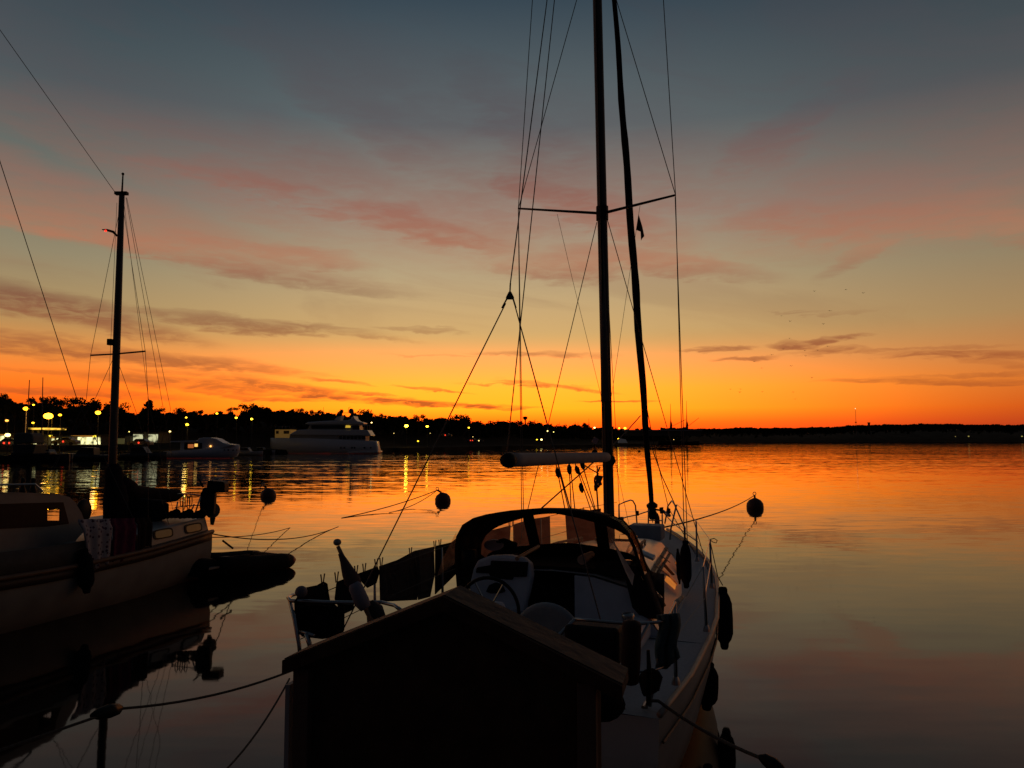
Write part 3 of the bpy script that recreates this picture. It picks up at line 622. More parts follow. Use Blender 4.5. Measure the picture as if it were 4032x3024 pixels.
# two tall gaff ships behind the spit
for i, (xm, yt, boom, lb) in enumerate(((2641, 1590, (2700, 1652), 'left one of two gaff-rigged ship masts behind the point'), (2704, 1578, (2752, 1645), 'right, taller one of two gaff-rigged ship masts behind the point'))):
    Y = 560; t = empty('gaff_ship', U(xm, 1745, Y), lb, 'sailing ship', 'gaff ships behind the point')
    b0 = U(xm, 1742, Y); MB().tube([b0, U(xm, 1668, Y), U(xm - 1, yt, Y)], [.42, .34, .1], 6).build('mast', black, t)
    MB().tube([U(xm + 6, 1678, Y), U(boom[0], boom[1], Y)], .16, 5).build('gaff', black, t)
    MB().tube([U(xm + .5, 1690, Y), U(xm + 2, 1672, Y), U(xm, 1655, Y)], [1.0, .85, .3], 7).build('furled_sail', sailc, t)
    m = MB()
    for dx in (-9, 9): m.tube([U(xm + dx, 1700, Y), U(xm, 1652, Y)], .05, 4)
    m.build('shrouds', wire, t)
    c = b0; rings = []
    for j in range(9):
        q = j / 8; b = 2.2 * math.sin(math.pi * (.1 + .85 * q)) ** .6; xx = c.x - 9 + 18 * q
        rings.append([(xx, Y - b, 2.4 + abs(q - .5)), (xx, Y - b * .8, .4), (xx, Y, -.3), (xx, Y + b * .8, .4), (xx, Y + b, 2.4 + abs(q - .5))])
    MB().loft(rings, True, True).build('hull', black, t)
# white tent and pale sheds near the low lamp
Y = 440; t = empty('tent', U(2450, 1740, Y), 'pale peaked tent beside the low lamp right of the main mast', 'tent')
MB().prism([U(x, y, Y) for x, y in ((2436, 1744), (2440, 1730), (2446, 1727), (2464, 1730), (2471, 1744))], (0, 4, 0)).build('canvas', M('tent_canvas', (.5, .5, .5), .8, emit=(.5, .42, .40), es=.03), t)  # faint emission makes the canvas itself glow, though it is no lamp
Y = 520; t = empty('long_warehouse', U(2560, 1730, Y), 'long low warehouse with pale roof behind the furled headsail', 'warehouse')
wbox(MB(), 2470, 1697, 2760, 1716, Y, 14).build('wall', housem, t); wbox(MB(), 2464, 1692, 2766, 1696.4, Y - 1, 16).build('roof', M('pale_roof', (.30, .28, .27), .6), t)
# yellow building left of the yacht
Y = 205; t = empty('yellow_building', U(1115, 1735, Y), 'yellow building with two dark windows behind the yacht bow', 'building')
wbox(MB(), 1083, 1691, 1141, 1760, Y, 6).build('wall', yelm, t)
wbox(MB(), 1141.5, 1701, 1165, 1760, Y + .5, 5).build('annex', yelm, t)
wbox(MB(), 1081, 1687, 1143, 1690.6, Y - .5, 7).build('roof', black, t)
for x0, x1 in ((1087, 1097), (1117, 1138)): wbox(MB(), x0, 1696, x1, 1708, Y - .12, .1).build('window', M('brown_pane', (.08, .03, .02), .3), t)
m = MB()
for x in (1084, 1098, 1112, 1126, 1140): m.tube([U(x, 1687, Y), U(x, 1679, Y)], .04, 4)
m.tube([U(1084, 1679, Y), U(1141, 1679, Y)], .04, 4); m.build('railing', steel, t)

# ------------------------------------------------------------------ large motor yacht
Yy = 183; t = empty('motor_yacht', U(1290, 1787, Yy), 'large three-deck motor yacht with radar dome, lit only at one upper window', 'motor yacht')
def sym(pts, Y, hw0, name, mat, root, bevel=.15, taper=None):
    m = MB(); m.prism([U(x, y, Y) - Vector((0, hw0, 0)) for x, y in pts], (0, 2 * hw0, 0)); return m.build(name, mat, root, bevel=bevel)
rings = []
xs = [(1066, 1724, 1760, .05), (1082, 1724, 1780, .35), (1110, 1724, 1790, .62), (1160, 1725, 1790, .88), (1230, 1726, 1790, 1), (1330, 1730, 1790, 1), (1440, 1735, 1790, .97), (1484, 1737, 1788, .93), (1492, 1775, 1788, .9)]
for (x, yt, yb, b) in xs:
    a = U(x, yt, Yy); c = U(x, yb, Yy); B = 3.0 * b; f = .75 if x < 1200 else .93
    zb = max(c.z, -.4); mid = (a.z + zb) / 2
    rings.append([(a.x, Yy - B, a.z), (a.x, Yy - B * (.5 + f / 2), mid), (a.x, Yy - B * f, zb), (a.x, Yy + B * f, zb), (a.x, Yy + B * (.5 + f / 2), mid), (a.x, Yy + B, a.z)])
MB().loft(rings, True, True).build('hull', yachtm, t, True)
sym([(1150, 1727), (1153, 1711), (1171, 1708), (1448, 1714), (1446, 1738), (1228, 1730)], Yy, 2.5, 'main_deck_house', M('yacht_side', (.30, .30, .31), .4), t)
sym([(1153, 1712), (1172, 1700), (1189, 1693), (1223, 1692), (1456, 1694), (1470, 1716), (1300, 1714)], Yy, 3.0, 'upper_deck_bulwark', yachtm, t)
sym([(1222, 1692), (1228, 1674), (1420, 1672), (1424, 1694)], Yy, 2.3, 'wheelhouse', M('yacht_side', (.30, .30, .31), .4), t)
wbox(MB(), 1226, 1675, 1356, 1688, Yy - 2.36, .05).build('bridge_window', darkglass, t)
wbox(MB(), 1360, 1675, 1380, 1684, Yy - 2.36, .05).build('lit_window', facade('yacht_lit_window', (1.0, .62, .06), .55, 1.2, 1.2), t)
wbox(MB(), 1388, 1676, 1416, 1690, Yy - 2.36, .05).build('window', darkglass, t)
for i in range(7): wbox(MB(), 1335 + i * 15, 1717, 1346 + i * 15, 1729, Yy - 2.56, .05).build('window', darkglass, t)
sym([(1211, 1669), (1224, 1663), (1290, 1658), (1379, 1656), (1390, 1650), (1400, 1637), (1404, 1650), (1414, 1659), (1440, 1665), (1438, 1672), (1228, 1673)], Yy, 2.6, 'roof', yachtm, t, .3)
sym([(1322, 1654), (1334, 1642), (1350, 1638), (1344, 1655)], Yy, 1.6, 'arch_fin', yachtm, t, .05)
c = U(1383, 1619, Yy); MB().ball(c, .62, 14, 1.05).build('radar_dome', M('dome_grey', (.10, .10, .10), .5), t, True)
MB().tube([U(1383, 1657, Yy), U(1383, 1626, Yy)], [.28, .12], 8).tube([U(1352, 1626, Yy), U(1412, 1625, Yy)], .06, 5).tube([U(1371, 1627, Yy), U(1372, 1606, Yy), U(1380, 1602, Yy)], .05, 5).tube([U(1274, 1658, Yy), U(1274, 1603, Yy)], .035, 4).build('radar_mast', black, t)
m = MB()
for x in range(1426, 1457, 10): m.tube([U(x, 1675, Yy - 2.6), U(x, 1694, Yy - 2.6)], .04, 4)
m.tube([U(1424, 1675, Yy - 2.6), U(1456, 1675, Yy - 2.6)], .05, 4); m.build('aft_rail', steel, t)
for x in (1342, 1356, 1386, 1396, 1435, 1460): MB().lathe(U(x, 1763, Yy - 3.0), [(.2, 0), (.2, .06)], 10, (0, -1, 0)).build('porthole', darkglass, t)
sym([(1380, 1779), (1496, 1774), (1498, 1781), (1380, 1784)], Yy, 3.02, 'rubbing_strake', yachtm, t, .05)

# ------------------------------------------------------------------ white motor cruiser and small craft
Yc = 134; t = empty('motor_cruiser', U(790, 1803, Yc), 'white motor cruiser with warm light in its side window, moored left of the yacht', 'motor cruiser')
rings = []
for (x, yt, yb, b) in ((655, 1781, 1805, .85), (664, 1776, 1806, .95), (720, 1773, 1806, 1), (800, 1768, 1806, 1), (860, 1760, 1806, .9), (905, 1753, 1806, .66), (932, 1752, 1797, .34), (944, 1754, 1780, .04)):
    a = U(x, yt, Yc); c = U(x, yb, Yc); B = 1.9 * b; zb = max(c.z, -.3)
    rings.append([(a.x, Yc - B, a.z), (a.x, Yc - B * .92, (a.z + zb) / 2), (a.x, Yc - B * .72, zb), (a.x, Yc + B * .72, zb), (a.x, Yc + B * .92, (a.z + zb) / 2), (a.x, Yc + B, a.z)])
MB().loft(rings, True, True).build('hull', yachtm, t, True)
sym([(722, 1776), (724, 1741), (790, 1736), (796, 1726), (815, 1723), (840, 1723), (862, 1727), (895, 1746), (935, 1752), (880, 1768), (800, 1774)], Yc, 1.5, 'cabin', yachtm, t, .15)
sym([(684, 1741), (690, 1737), (788, 1734), (796, 1738), (790, 1742)], Yc, 1.7, 'canopy', yachtm, t, .04)
wbox(MB(), 726, 1744, 795, 1770, Yc - 1.56, .05).build('side_window', darkglass, t)
wbox(MB(), 740, 1749, 762, 1764, Yc - 1.60, .03).build('lit_pane', emis('cabin_amber', (1.0, .28, .07), .35), t)
wbox(MB(), 766, 1747, 778, 1759, Yc - 1.60, .03).build('lit_pane', emis('cabin_lamp', (1.0, .55, .12), 1.2), t)
MB().ball(U(829, 1757, Yc - 1.55), .16, 8).build('side_lamp', emis('cabin_spot', (1.0, .42, .10), 2.5), t)
for x in (884, 899, 918, 933): MB().lathe(U(x, 1772, Yc - 1.6), [(.13, 0), (.13, .05)], 8, (0, -1, 0)).build('porthole', darkglass, t)
m = MB()
for x in range(860, 941, 12): m.tube([U(x, 1752, Yc - 1.2), U(x, 1745, Yc - 1.2)], .03, 4)
m.tube([U(858, 1744, Yc - 1.2), U(941, 1747, Yc - 1.2)], .03, 4); m.build('bow_rail', steel, t)
def small_boat(px, py, Y, L, lb, dark=True, cab=True, face=1):
    w = U(px, py, Y); mt = M('dark_hull', (.03, .03, .035), .4) if dark else M('dull_white_hull', (.30, .30, .31), .5)
    t = empty('small_boat', (w.x, Y, 0), lb, 'boat', 'small craft along the far quay'); rings = []
    for i in range(9):
        q = i / 8; b = L * .17 * max(.03, math.sin(math.pi * (.22 + .78 * q))) ** .6; xx = w.x + face * (q - .5) * L; zz = L * .10 + L * .05 * q * q
        rings.append([(xx, Y - b, zz), (xx, Y - b * .7, .1), (xx, Y, -.1), (xx, Y + b * .7, .1), (xx, Y + b, zz)])
    MB().loft(rings, True, True).build('hull', mt, t, True)
    if cab:
        MB().prism([(w.x + face * a * L, Y - L * .11, b * L) for a, b in ((-.2, .1), (-.19, .24), (.06, .25), (.14, .13), (.3, .11))], (0, L * .22, 0)).build('cabin', mt, t, bevel=.05)
        MB().prism([(w.x + face * a * L, Y - L * .114, b * L) for a, b in ((-.17, .17), (-.17, .225), (.04, .23), (.08, .17))], (0, .01, 0)).build('window', darkglass, t)
small_boat(972, 1772, 158, 6.5, 'small pale cabin boat just right of the white cruiser', False)
small_boat(560, 1790, 128, 8, 'dark low cabin boat behind the ketch boom', True)
small_boat(340, 1795, 118, 8, 'dark boat left of the ketch mast under the long shop', True, True, -1)
small_boat(190, 1800, 112, 7, 'dark boat right of the covered boat', True)
small_boat(455, 1782, 132, 6, 'pale open boat against the quay at the ketch mast', False, False)
small_boat(1032, 1775, 178, 6, 'pale boat under the bow of the large yacht', False)
# anchored small ship on the right
Y = 262; t = empty('work_boat', U(2610, 1784, Y), 'small dark work boat lying low just right of the furled headsail', 'work boat')
rings = []
for (x, yt, b) in ((2556, 1770, .1), (2566, 1772, .6), (2590, 1774, 1), (2630, 1774, 1), (2650, 1772, .9), (2657, 1769, .6)):
    a = U(x, yt, Y); B = 1.5 * b; rings.append([(a.x, Y - B, a.z), (a.x, Y - B * .9, .5), (a.x, Y - B * .6, -.2), (a.x, Y + B * .6, -.2), (a.x, Y + B * .9, .5), (a.x, Y + B, a.z)])
MB().loft(rings, True, True).build('hull', black, t)
m = MB()
for x in (2592, 2602, 2612, 2624): m.box(U(x, 1766, Y), (.12, 2.0, 1.2))
m.box(U(2608, 1760, Y), (3.2, 2.2, .18)); m.box(U(2608, 1771, Y), (3.4, 2.2, .5)); m.build('wheelhouse', black, t)
MB().tube([U(2640, 1772, Y), U(2642, 1756, Y)], .07, 5).build('mast', black, t)
b = U(2517, 1782, 210); tag(MB().ball((b.x, b.y, .15), .35, 10).build('marker_buoy', black, smooth=True), 'tiny dark marker float left of the work boat', 'buoy')
# red ladder/pole at yacht stern
tag(MB().tube([U(1492, 1777, 180), U(1493, 1800, 180)], .12, 5).build('mooring_pole', M('red_pole', (.5, .04, .02), .5)), 'thin red pole in the water at the yacht stern', 'pole')

# ------------------------------------------------------------------ birds
BIRDS = [(3330, 1140), (3207, 1147), (3268, 1224), (3077, 1244), (3111, 1266), (3242, 1276), (3109, 1332), (3258, 1363), (3084, 1375), (3169, 1381), (3219, 1379), (3172, 1402), (3039, 1397),
         (3115, 1441), (2999, 1449), (3197, 1488), (2876, 1533), (2916, 1532), (2913, 1545), (3002, 1543), (3123, 1544), (3131, 1571), (3399, 1154), (2970, 1424)]
for i, (x, y) in enumerate(BIRDS):
    Y = 150 + (i * 37) % 60; p = U(x, y, Y); k = .30 + .12 * ((i * 7) % 5) / 4; dz = ((i * 5) % 7 - 3) * .03
    m = MB()
    m.tube([p + Vector((0, -k * .5, 0)), p + Vector((0, -k * .1, 0)), p + Vector((0, k * .35, 0)), p + Vector((0, k * .6, 0))], [.01, .06, .05, .01], 6)
    for s in (-1, 1):
        a = p + Vector((s * .05, 0, .02)); b_ = p + Vector((s * k * .55, -.05, .10 + dz)); c = p + Vector((s * k * 1.15, .08, .02 + dz))
        m.add([a + Vector((0, -.09, 0)), b_ + Vector((0, -.08, 0)), c, b_ + Vector((0, .08, 0)), a + Vector((0, .09, 0))], [(0, 1, 2, 3, 4)])
    tag(m.build('gull', black, solid=.01), 'tiny dark gull flying over the bay right of the masts', 'bird', 'gulls in the distance')

# ================================================================== MAIN SAILBOAT
O = Vector((-0.33, 6.25, 0)); HA = R(-20.1)       # heading: rotates +Y toward +X
HD = Vector((math.sin(-HA), math.cos(HA), 0)); SD = Vector((math.cos(HA), -math.sin(-HA), 0)); ROT = Matrix.Rotation(HA, 3, 'Z')
def B(s, t, z): return O + HD * s + SD * t + Vector((0, 0, z))
boat = empty('sailboat', O, 'white sailing yacht moored stern-to in the foreground, dark spray hood and pale boom cover', 'sailboat', rz=HA)
BR = [(-.1, 1.46), (0, 1.48), (1, 1.58), (2.2, 1.61), (3, 1.60), (4.3, 1.49), (5.1, 1.40), (6.2, 1.20), (7, .96), (7.7, .72), (8.4, .43), (8.9, .2), (9.2, .03)]
SH = [(0, 1.0), (2, 1.04), (4.3, 1.10), (6.2, 1.17), (8, 1.26), (9.2, 1.33)]
def hb(s): return interp(BR, s)
def sz(s): return interp(SH, s)
st = [i * .46 for i in range(21)]
rings = []
for s in st:
    b = hb(s); z = sz(s); wl = .86 if s < 6 else .86 - .28 * (s - 6) / 3.2; s2 = s - (.55 * max(0, s - 7.5) / 1.7) ; sa = s + (.25 if s < .2 else 0)
    rings.append([B(s, -b, z), B(s2 if s > 1 else s + .06, -b * .985, z * .66), B(s2 if s > 1 else s + .15, -b * (wl + .06), z * .3), B(s2 if s > 1 else sa, -b * wl, 0), B(s2 if s > 1 else sa + .1, -b * wl * .6, -.35), B(s2 if s > 1 else sa + .12, 0, -.5),
                  B(s2 if s > 1 else sa + .1, b * wl * .6, -.35), B(s2 if s > 1 else sa, b * wl, 0), B(s2 if s > 1 else s + .15, b * (wl + .06), z * .3), B(s2 if s > 1 else s + .06, b * .985, z * .66), B(s, b, z)])
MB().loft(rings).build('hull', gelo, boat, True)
tb = MB(); r0 = rings[0]; tb.add(r0, [tuple(range(len(r0)))]); tb.build('transom', gel, boat)
for sgn in (-1, 1):    # boot stripe and toe rail
    MB().tube([B(s, sgn * (hb(s) + .005), sz(s) + .03) for s in [q * .25 for q in range(37)]], .026, 6, flat=1.0).build('toe_rail', M('aluminium_toe_rail', (.42, .35, .28), .5, .2), boat, True)
    MB().tube([B(s, sgn * hb(s) * 1.0, sz(s) * .80) for s in [q * .25 + .1 for q in range(35)]], .012, 5).build('rubbing_strip', brown, boat)
# decks
dk = MB(); CK0, CK1, CW = .35, 2.15, .78
ss = [i * .23 for i in range(41)]
for a, b in zip(ss, ss[1:]):
    for sgn in (-1, 1):
        inn0 = CW if CK0 <= (a + b) / 2 <= CK1 else 0.0
        q = [B(a, sgn * inn0, sz(a) + (.0 if inn0 else .035)), B(a, sgn * hb(a), sz(a)), B(b, sgn * hb(b), sz(b)), B(b, sgn * inn0, sz(b) + (.0 if inn0 else .035))]
        dk.add(q, [(0, 1, 2, 3) if sgn > 0 else (3, 2, 1, 0)])
dk.build('deck', deckm, boat)
ck = MB(); f0 = [B(CK0, -CW, .45), B(CK0, CW, .45), B(CK1, CW, .45), B(CK1, -CW, .45)]; f1 = [B(CK0, -CW, 1.0), B(CK0, CW, 1.0), B(CK1, CW, 1.04), B(CK1, -CW, 1.04)]
ck.add(f0 + f1, [(0, 1, 2, 3), (0, 1, 5, 4), (1, 2, 6, 5), (2, 3, 7, 6), (3, 0, 4, 7)]).build('cockpit_well', bulk, boat)
for sgn in (-1, 1):
    MB().box(B(1.25, sgn * .56, .72), (.42, 1.75, .5), rot=ROT).build('cockpit_seat', bulk, boat, bevel=.03)
    MB().box(B(1.3, sgn * .92, 1.13), (.26, 1.9, .26), rot=ROT).build('coaming', bulk, boat, bevel=.08)
# coachroof
rings = []
for s, w, h in ((2.15, 1.16, .56), (2.6, 1.16, .57), (3.4, 1.13, .56), (4.2, 1.07, .50), (5.2, .93, .42), (6.2, .72, .32), (6.9, .52, .20), (7.15, .40, .05)):
    z = sz(s) + .01
    rings.append([B(s, -w, z), B(s, -w + .17 * w / 1.16, z + h * .42), B(s, -w + .34 * w / 1.16, z + h * .84), B(s, -w * .4, z + h), B(s, 0, z + h * 1.04), B(s, w * .4, z + h), B(s, w - .34 * w / 1.16, z + h * .84), B(s, w - .17 * w / 1.16, z + h * .42), B(s, w, z)])
cr_ = MB(); cr_.loft(rings); cr_.build('coachroof', gel, boat, True)
# bulkhead with companionway opening
bz = sz(2.15)
def roofz(t): return bz + .56 * interp([(0, 1.04), (.46, 1.0), (.82, .84), (.99, .42), (1.16, 0)], abs(t))
for sgn in (-1, 1):
    tt = [.26, .46, .66, .82, .90, .99, 1.08, 1.15]
    poly = [B(2.14, sgn * .26, .5)] + [B(2.14, sgn * q, roofz(q) - .01) for q in tt] + [B(2.14, sgn * 1.14, 1.0), B(2.14, sgn * .76, 1.0), B(2.14, sgn * .76, .5)]
    MB().prism(poly, HD * .03).build('bulkhead', bulk, boat)
MB().box(B(2.3, 0, .95), (.54, .04, 1.0), rot=ROT).build('companionway', blackf, boat)
MB().box(B(2.56, .05, 1.645), (1.55, .70, .05), rot=ROT).build('cabin_top_dark_slab', dodg, boat, bevel=.015)  # dark slab added to blacken the too bright cabin top under the hood
ha, hb_ = B(1.98, -2, 0), B(1.98, 2, 0)
MB().prism([RP(x, y, ha, hb_) for x, y in ((1862, 2240), (1880, 2206), (1926, 2190), (2000, 2187), (2060, 2198), (2088, 2222), (2093, 2270), (2080, 2335), (2058, 2410), (1852, 2410), (1848, 2300))], HD * .12).build('helm_pod', bulk, boat, bevel=.025)
ha, hb_ = B(1.955, -2, 0), B(1.955, 2, 0)
MB().prism([RP(x, y, ha, hb_) for x, y in ((1876, 2235), (1930, 2226), (1932, 2208), (2078, 2214), (2072, 2272), (2020, 2272), (2016, 2284), (1930, 2276), (1925, 2258), (1872, 2256))], HD * .03).build('instrument_panel', black, boat, bevel=.008)
MB().prism([RP(x, y, ha, hb_) for x, y in ((1912, 2330), (1925, 2304), (1950, 2294), (1975, 2302), (1988, 2330), (1965, 2337), (1930, 2337))], HD * .03).build('compass', black, boat, bevel=.008)
# coachroof side windows, grab rails and deck gear
def side_pt(s, k, sgn=1, out=.012):   # k 0..1 up the sloping cabin side
    w = interp([(2.15, 1.16), (2.6, 1.16), (3.4, 1.13), (4.2, 1.07), (5.2, .93), (6.2, .72)], s); h = interp([(2.15, .56), (3.4, .56), (4.2, .5), (5.2, .42), (6.2, .32)], s)
    return B(s, sgn * (w - .34 * k * w / 1.16 + out * .8), sz(s) + .01 + h * .84 * k + out * .6)
def SP(px, py, out=.012):             # point of the starboard cabin side seen at a pixel
    a, b, c = side_pt(2.6, 0), side_pt(4.6, 0), side_pt(2.6, 1); n = (b - a).cross(c - a).normalized()
    if n.z < 0: n = -n
    d = ray(px, py); return CAM + d * ((a - CAM).dot(n) / d.dot(n)) + n * (out - .012)
def port(s0, s1, k0, k1, sgn, name, mat, n=14, out=.012):
    pts = []
    for i in range(n):
        a = 2 * math.pi * i / n; c = math.copysign(abs(math.cos(a)) ** .6, math.cos(a)); d = math.copysign(abs(math.sin(a)) ** .6, math.sin(a))
        pts.append(side_pt((s0 + s1) / 2 + c * (s1 - s0) / 2, (k0 + k1) / 2 + d * (k1 - k0) / 2, sgn, out))
    return MB().prism(pts, -SD * sgn * .01).build(name, mat, boat)
winm = M('smoked_port_glass', (.02, .012, .01), .06, var=.05)
glow_pane = M('glowing_port_glass', (.25, .10, .03), .3, emit=(1.0, .30, .045), es=.42)  # added emission stands in for sunset colour reflected in this window
port(3.0, 3.95, .12, .92, -1, 'cabin_window', winm); port(4.25, 4.8, .2, .86, -1, 'cabin_window', winm)
def spoly(P, nm, mt, out, th=.01):
    q = [SP(x, y, out) for x, y in P]; return MB().prism(q, Vector((0, 0, -th))).build(nm, mt, boat)
spoly([(2620, 2255), (2632, 2262), (2664, 2296), (2667, 2306), (2646, 2346), (2634, 2350), (2592, 2308), (2588, 2298)], 'cabin_window_frame', winm, .016)
spoly([(2622, 2268), (2634, 2276), (2660, 2304), (2655, 2325), (2642, 2342), (2630, 2340), (2614, 2318), (2612, 2290)], 'cabin_window_glow', glow_pane, .022)
spoly([(2579, 2346), (2595, 2337), (2621, 2383), (2603, 2394)], 'vent_plate', black, .016)
spoly([(2655, 2210), (2662, 2216), (2688, 2262), (2690, 2275), (2682, 2272)], 'cabin_window', winm, .016)
MB().tube([SP(x, y, .03) for x, y in ((2700, 2215), (2712, 2260), (2706, 2300), (2700, 2380))], .012, 6).build('cabin_side_rail', steel, boat, True)
for sgn in (-1, 1):
    m = MB(); pts = [B(s, sgn * (interp([(2.6, .66), (5.2, .44)], s)), sz(s) + interp([(2.6, .56), (4.2, .50), (5.2, .42)], s) + .06) for s in (2.7, 3.2, 3.7, 4.2, 4.7, 5.1)]
    m.tube(pts, .018, 6)
    for p in pts: m.tube([p, p - Vector((0, 0, .09))], .015, 5)
    m.build('grab_rail', teak, boat)
hat = MB().box(B(5.3, 0, sz(5.3) + .47), (.52, .52, .05), rot=ROT).build('deck_hatch', darkglass, boat, bevel=.02)
MB().box(B(3.9, .35, 1.66), (.22, 1.1, .03), rot=ROT @ Matrix.Rotation(R(8), 3, 'Z')).build('hatch_garage', gel, boat, bevel=.01)
for (s, t_, z) in ((2.45, .75, 1.60), (1.5, .95, 1.26), (1.5, -.95, 1.26)):
    MB().lathe(B(s, t_, z), [(.075, 0), (.06, .03), (.05, .08), (.062, .12), (.05, .14)], 14).build('winch', steel, boat, True)
# mast
MBASE = Vector(U(2402, 2195, 10.9)); mtop_dir = (U(2352, 0, 10.8) - MBASE)
def mastp(z): return MBASE + mtop_dir * ((z - MBASE.z) / mtop_dir.z)
MZ = 14.2
msh = MB(); msh.tube([mastp(1.45), mastp(5), mastp(10), mastp(MZ)], [.075, .071, .066, .058], 14); mast = msh.build('mast', alu, boat, True)
sl = MB()
sl.tube([mastp(z) + (-HD) * .085 for z in (1.9, 4, 8, 12, 14)], .016, 5); sl.build('sail_track', black, mast)
MB().tube([mastp(3.55) - HD * .07, mastp(4.6) - HD * .06, mastp(6.1) - HD * .05], [.062, .05, .02], 8).build('mast_sheath', M('grey_sleeve', (.12, .10, .10), .8), mast, True)
# spreaders
def spr(root, tip, name='spreader'):
    return MB().tube([root, tip], [.035, .024], 8, flat=.6).build(name, alu, mast, True)
SL = U(2041, 821, 11.3); SR = U(2660, 768, 10.5); SM = mastp(U(2365, 842, 10.86).z)
spr(SM, SL); spr(SM, SR)
MB().tube([SM - Vector((0, 0, .10)), SM + Vector((0, 0, .10))], .088, 10).build('spreader_bracket', black, mast)
S2 = mastp(10.5); SL2 = S2 - SD * .9 + Vector((0, 0, .12)); SR2 = S2 + SD * .9 + Vector((0, 0, .12)); spr(S2, SL2); spr(S2, SR2)
top = mastp(MZ)
rig = []
def wl(pts, name='shroud', r=.006, par=None, mt=None): return MB().tube(pts, r, 5).build(name, mt or wire, par or boat)
chL = U(2063, 2130, 10.9); chR = U(2699, 2312, 9.8)
wl([top, SL2, SL, chL]); wl([top, SR2, SR, chR])
wl([S2 - Vector((0, 0, .1)), SL]); wl([S2 - Vector((0, 0, .1)), SR])
wl([SL + Vector((0, 0, -.02)), U(2055, 2130, 11.0)]); wl([SR + Vector((.0, .03, -.02)), U(2713, 2312, 9.9)])
wl([SM - SD * .08 - Vector((0, 0, .12)), B(4.75, -1.38, 1.12)]); wl([SM + SD * .08 - Vector((0, 0, .12)), B(5.8, 1.22, 1.15)])
# backstay with bridle plate
PL = U(2008, 1165, 7.1)
wl([top - HD * .1, PL + Vector((0, 0, .09))], 'backstay', .006)
wl([PL + Vector((-.04, 0, -.07)), B(.05, -1.40, 1.02)], 'backstay_leg', .006); wl([PL + Vector((.04, 0, -.07)), B(.05, 1.22, 1.02)], 'backstay_leg', .006)
MB().prism([PL + Vector((x, -.015, z)) for x, z in ((-.010, .042), (.010, .042), (.040, -.018), (.036, -.034), (-.036, -.034), (-.040, -.018))], (0, .03, 0)).build('bridle_plate', black, boat, bevel=.01)
for q0, q1 in (((0, 0, .04), (.004, 0, .12)), ((-.03, 0, -.03), (-.075, -.01, -.115)), ((.03, 0, -.03), (.055, -.01, -.115))):
    MB().tube([PL + Vector(q0), PL + Vector(q1)], .008, 6).build('turnbuckle', black, boat)
# forestay with furled headsail
FB = U(2570, 2058, 14.55)
def fsp(k):
    return FB.lerp(U(2419, 0, 12.05), k)
zt = (MZ - FB.z) / (U(2419, 0, 12.05).z - FB.z)
ks = [0.02 + i * (zt * .97) / 60 for i in range(61)]
rr = []
for i, k in enumerate(ks):
    base = interp([(0, .034), (.05, .044), (.2, .056), (.45, .066), (.75, .058), (1, .038), (1.6, .030)], k)
    rr.append(base * (1 + .035 * math.sin(i * 1.7) + .03 * math.sin(i * 4.1)))
MB().tube([fsp(k) + Vector((.007 * math.sin(i * .7), 0, 0)) for i, k in enumerate(ks)], rr, 12).build('furled_headsail', sailc, boat, True)
wl([FB, fsp(zt)], 'forestay', .008)
fd = (fsp(1) - fsp(0)).normalized()
c = U(2568, 1998, 14.5)
MB().lathe(c - fd * .10, [(.03, -.13), (.065, -.12), (.085, -.06), (.08, 0), (.06, .04), (.065, .09), (.10, .11), (.105, .15), (.07, .18), (.05, .2)], 16, fd).build('furling_drum', black, boat, True)
wl([U(2378, 1790, 10.9), U(2475, 1690, 12.2), U(2522, 1637, 13.6)], 'headsail_sheet', .010, mt=ropem)
# boom with cover
b0 = U(2388, 1800, 10.75); b1 = U(2004, 1812, 7.75)
n = 14; pts = [b0.lerp(b1, i / n) for i in range(n + 1)]; rr = [.066 + .006 * i / n for i in range(n + 1)]
boom = MB().tube(pts, rr, 16).build('boom', boomc, boat, True)
bd = (b1 - b0).normalized()
MB().tube([b1 - bd * .02, b1 + bd * .03, b1 + bd * .09], [.080, .078, .060], 16).build('boom_end_cap', black, boom, True)
wl([mastp(MZ) - HD * .12, b1 + bd * .05 + Vector((0, 0, .07))], 'topping_lift', .006)
wl([b1 + Vector((0, 0, .075)), U(2100, 1780, 8.6), U(2250, 1779, 9.6), U(2330, 1768, 10.3)], 'reefing_line', .007, mt=ropem)
def block(c, d, L=.13, r=.032):
    MB().tube([c - d * L * .5, c - d * L * .2, c + d * L * .25, c + d * L * .5], [r * .35, r, r * .9, r * .3], 8).build('block', black, boat, True)
def hang(p0, p1, k, rope_r=.007, two=True):
    d = (p1 - p0).normalized(); block(p0.lerp(p1, k), d)
    wl([p0, p1], 'sheet', rope_r, mt=ropem)
    if two: wl([p0 + d * .1 + SD * .02, p1 + SD * .05], 'sheet', rope_r, mt=ropem)
hang(U(2190, 1828, 9.2), U(2226, 2012, 9.4), .18); hang(U(2241, 1826, 9.6), U(2249, 2012, 9.7), .12)
hang(U(2264, 1824, 9.8), U(2328, 2012, 10.2), .14); hang(U(2291, 1822, 10.0), U(2346, 2012, 10.4), .05, two=False)
block(U(2289, 1921, 10.0), (U(2289, 1930, 10) - U(2285, 1910, 10)).normalized())
wl([U(2337, 1820, 10.4), U(2120, 2012, 9.0)], 'boom_vang', .009, mt=ropem); wl([U(2297, 1830, 10.1), U(2358, 1866, 10.8)], 'boom_vang', .008, mt=ropem)
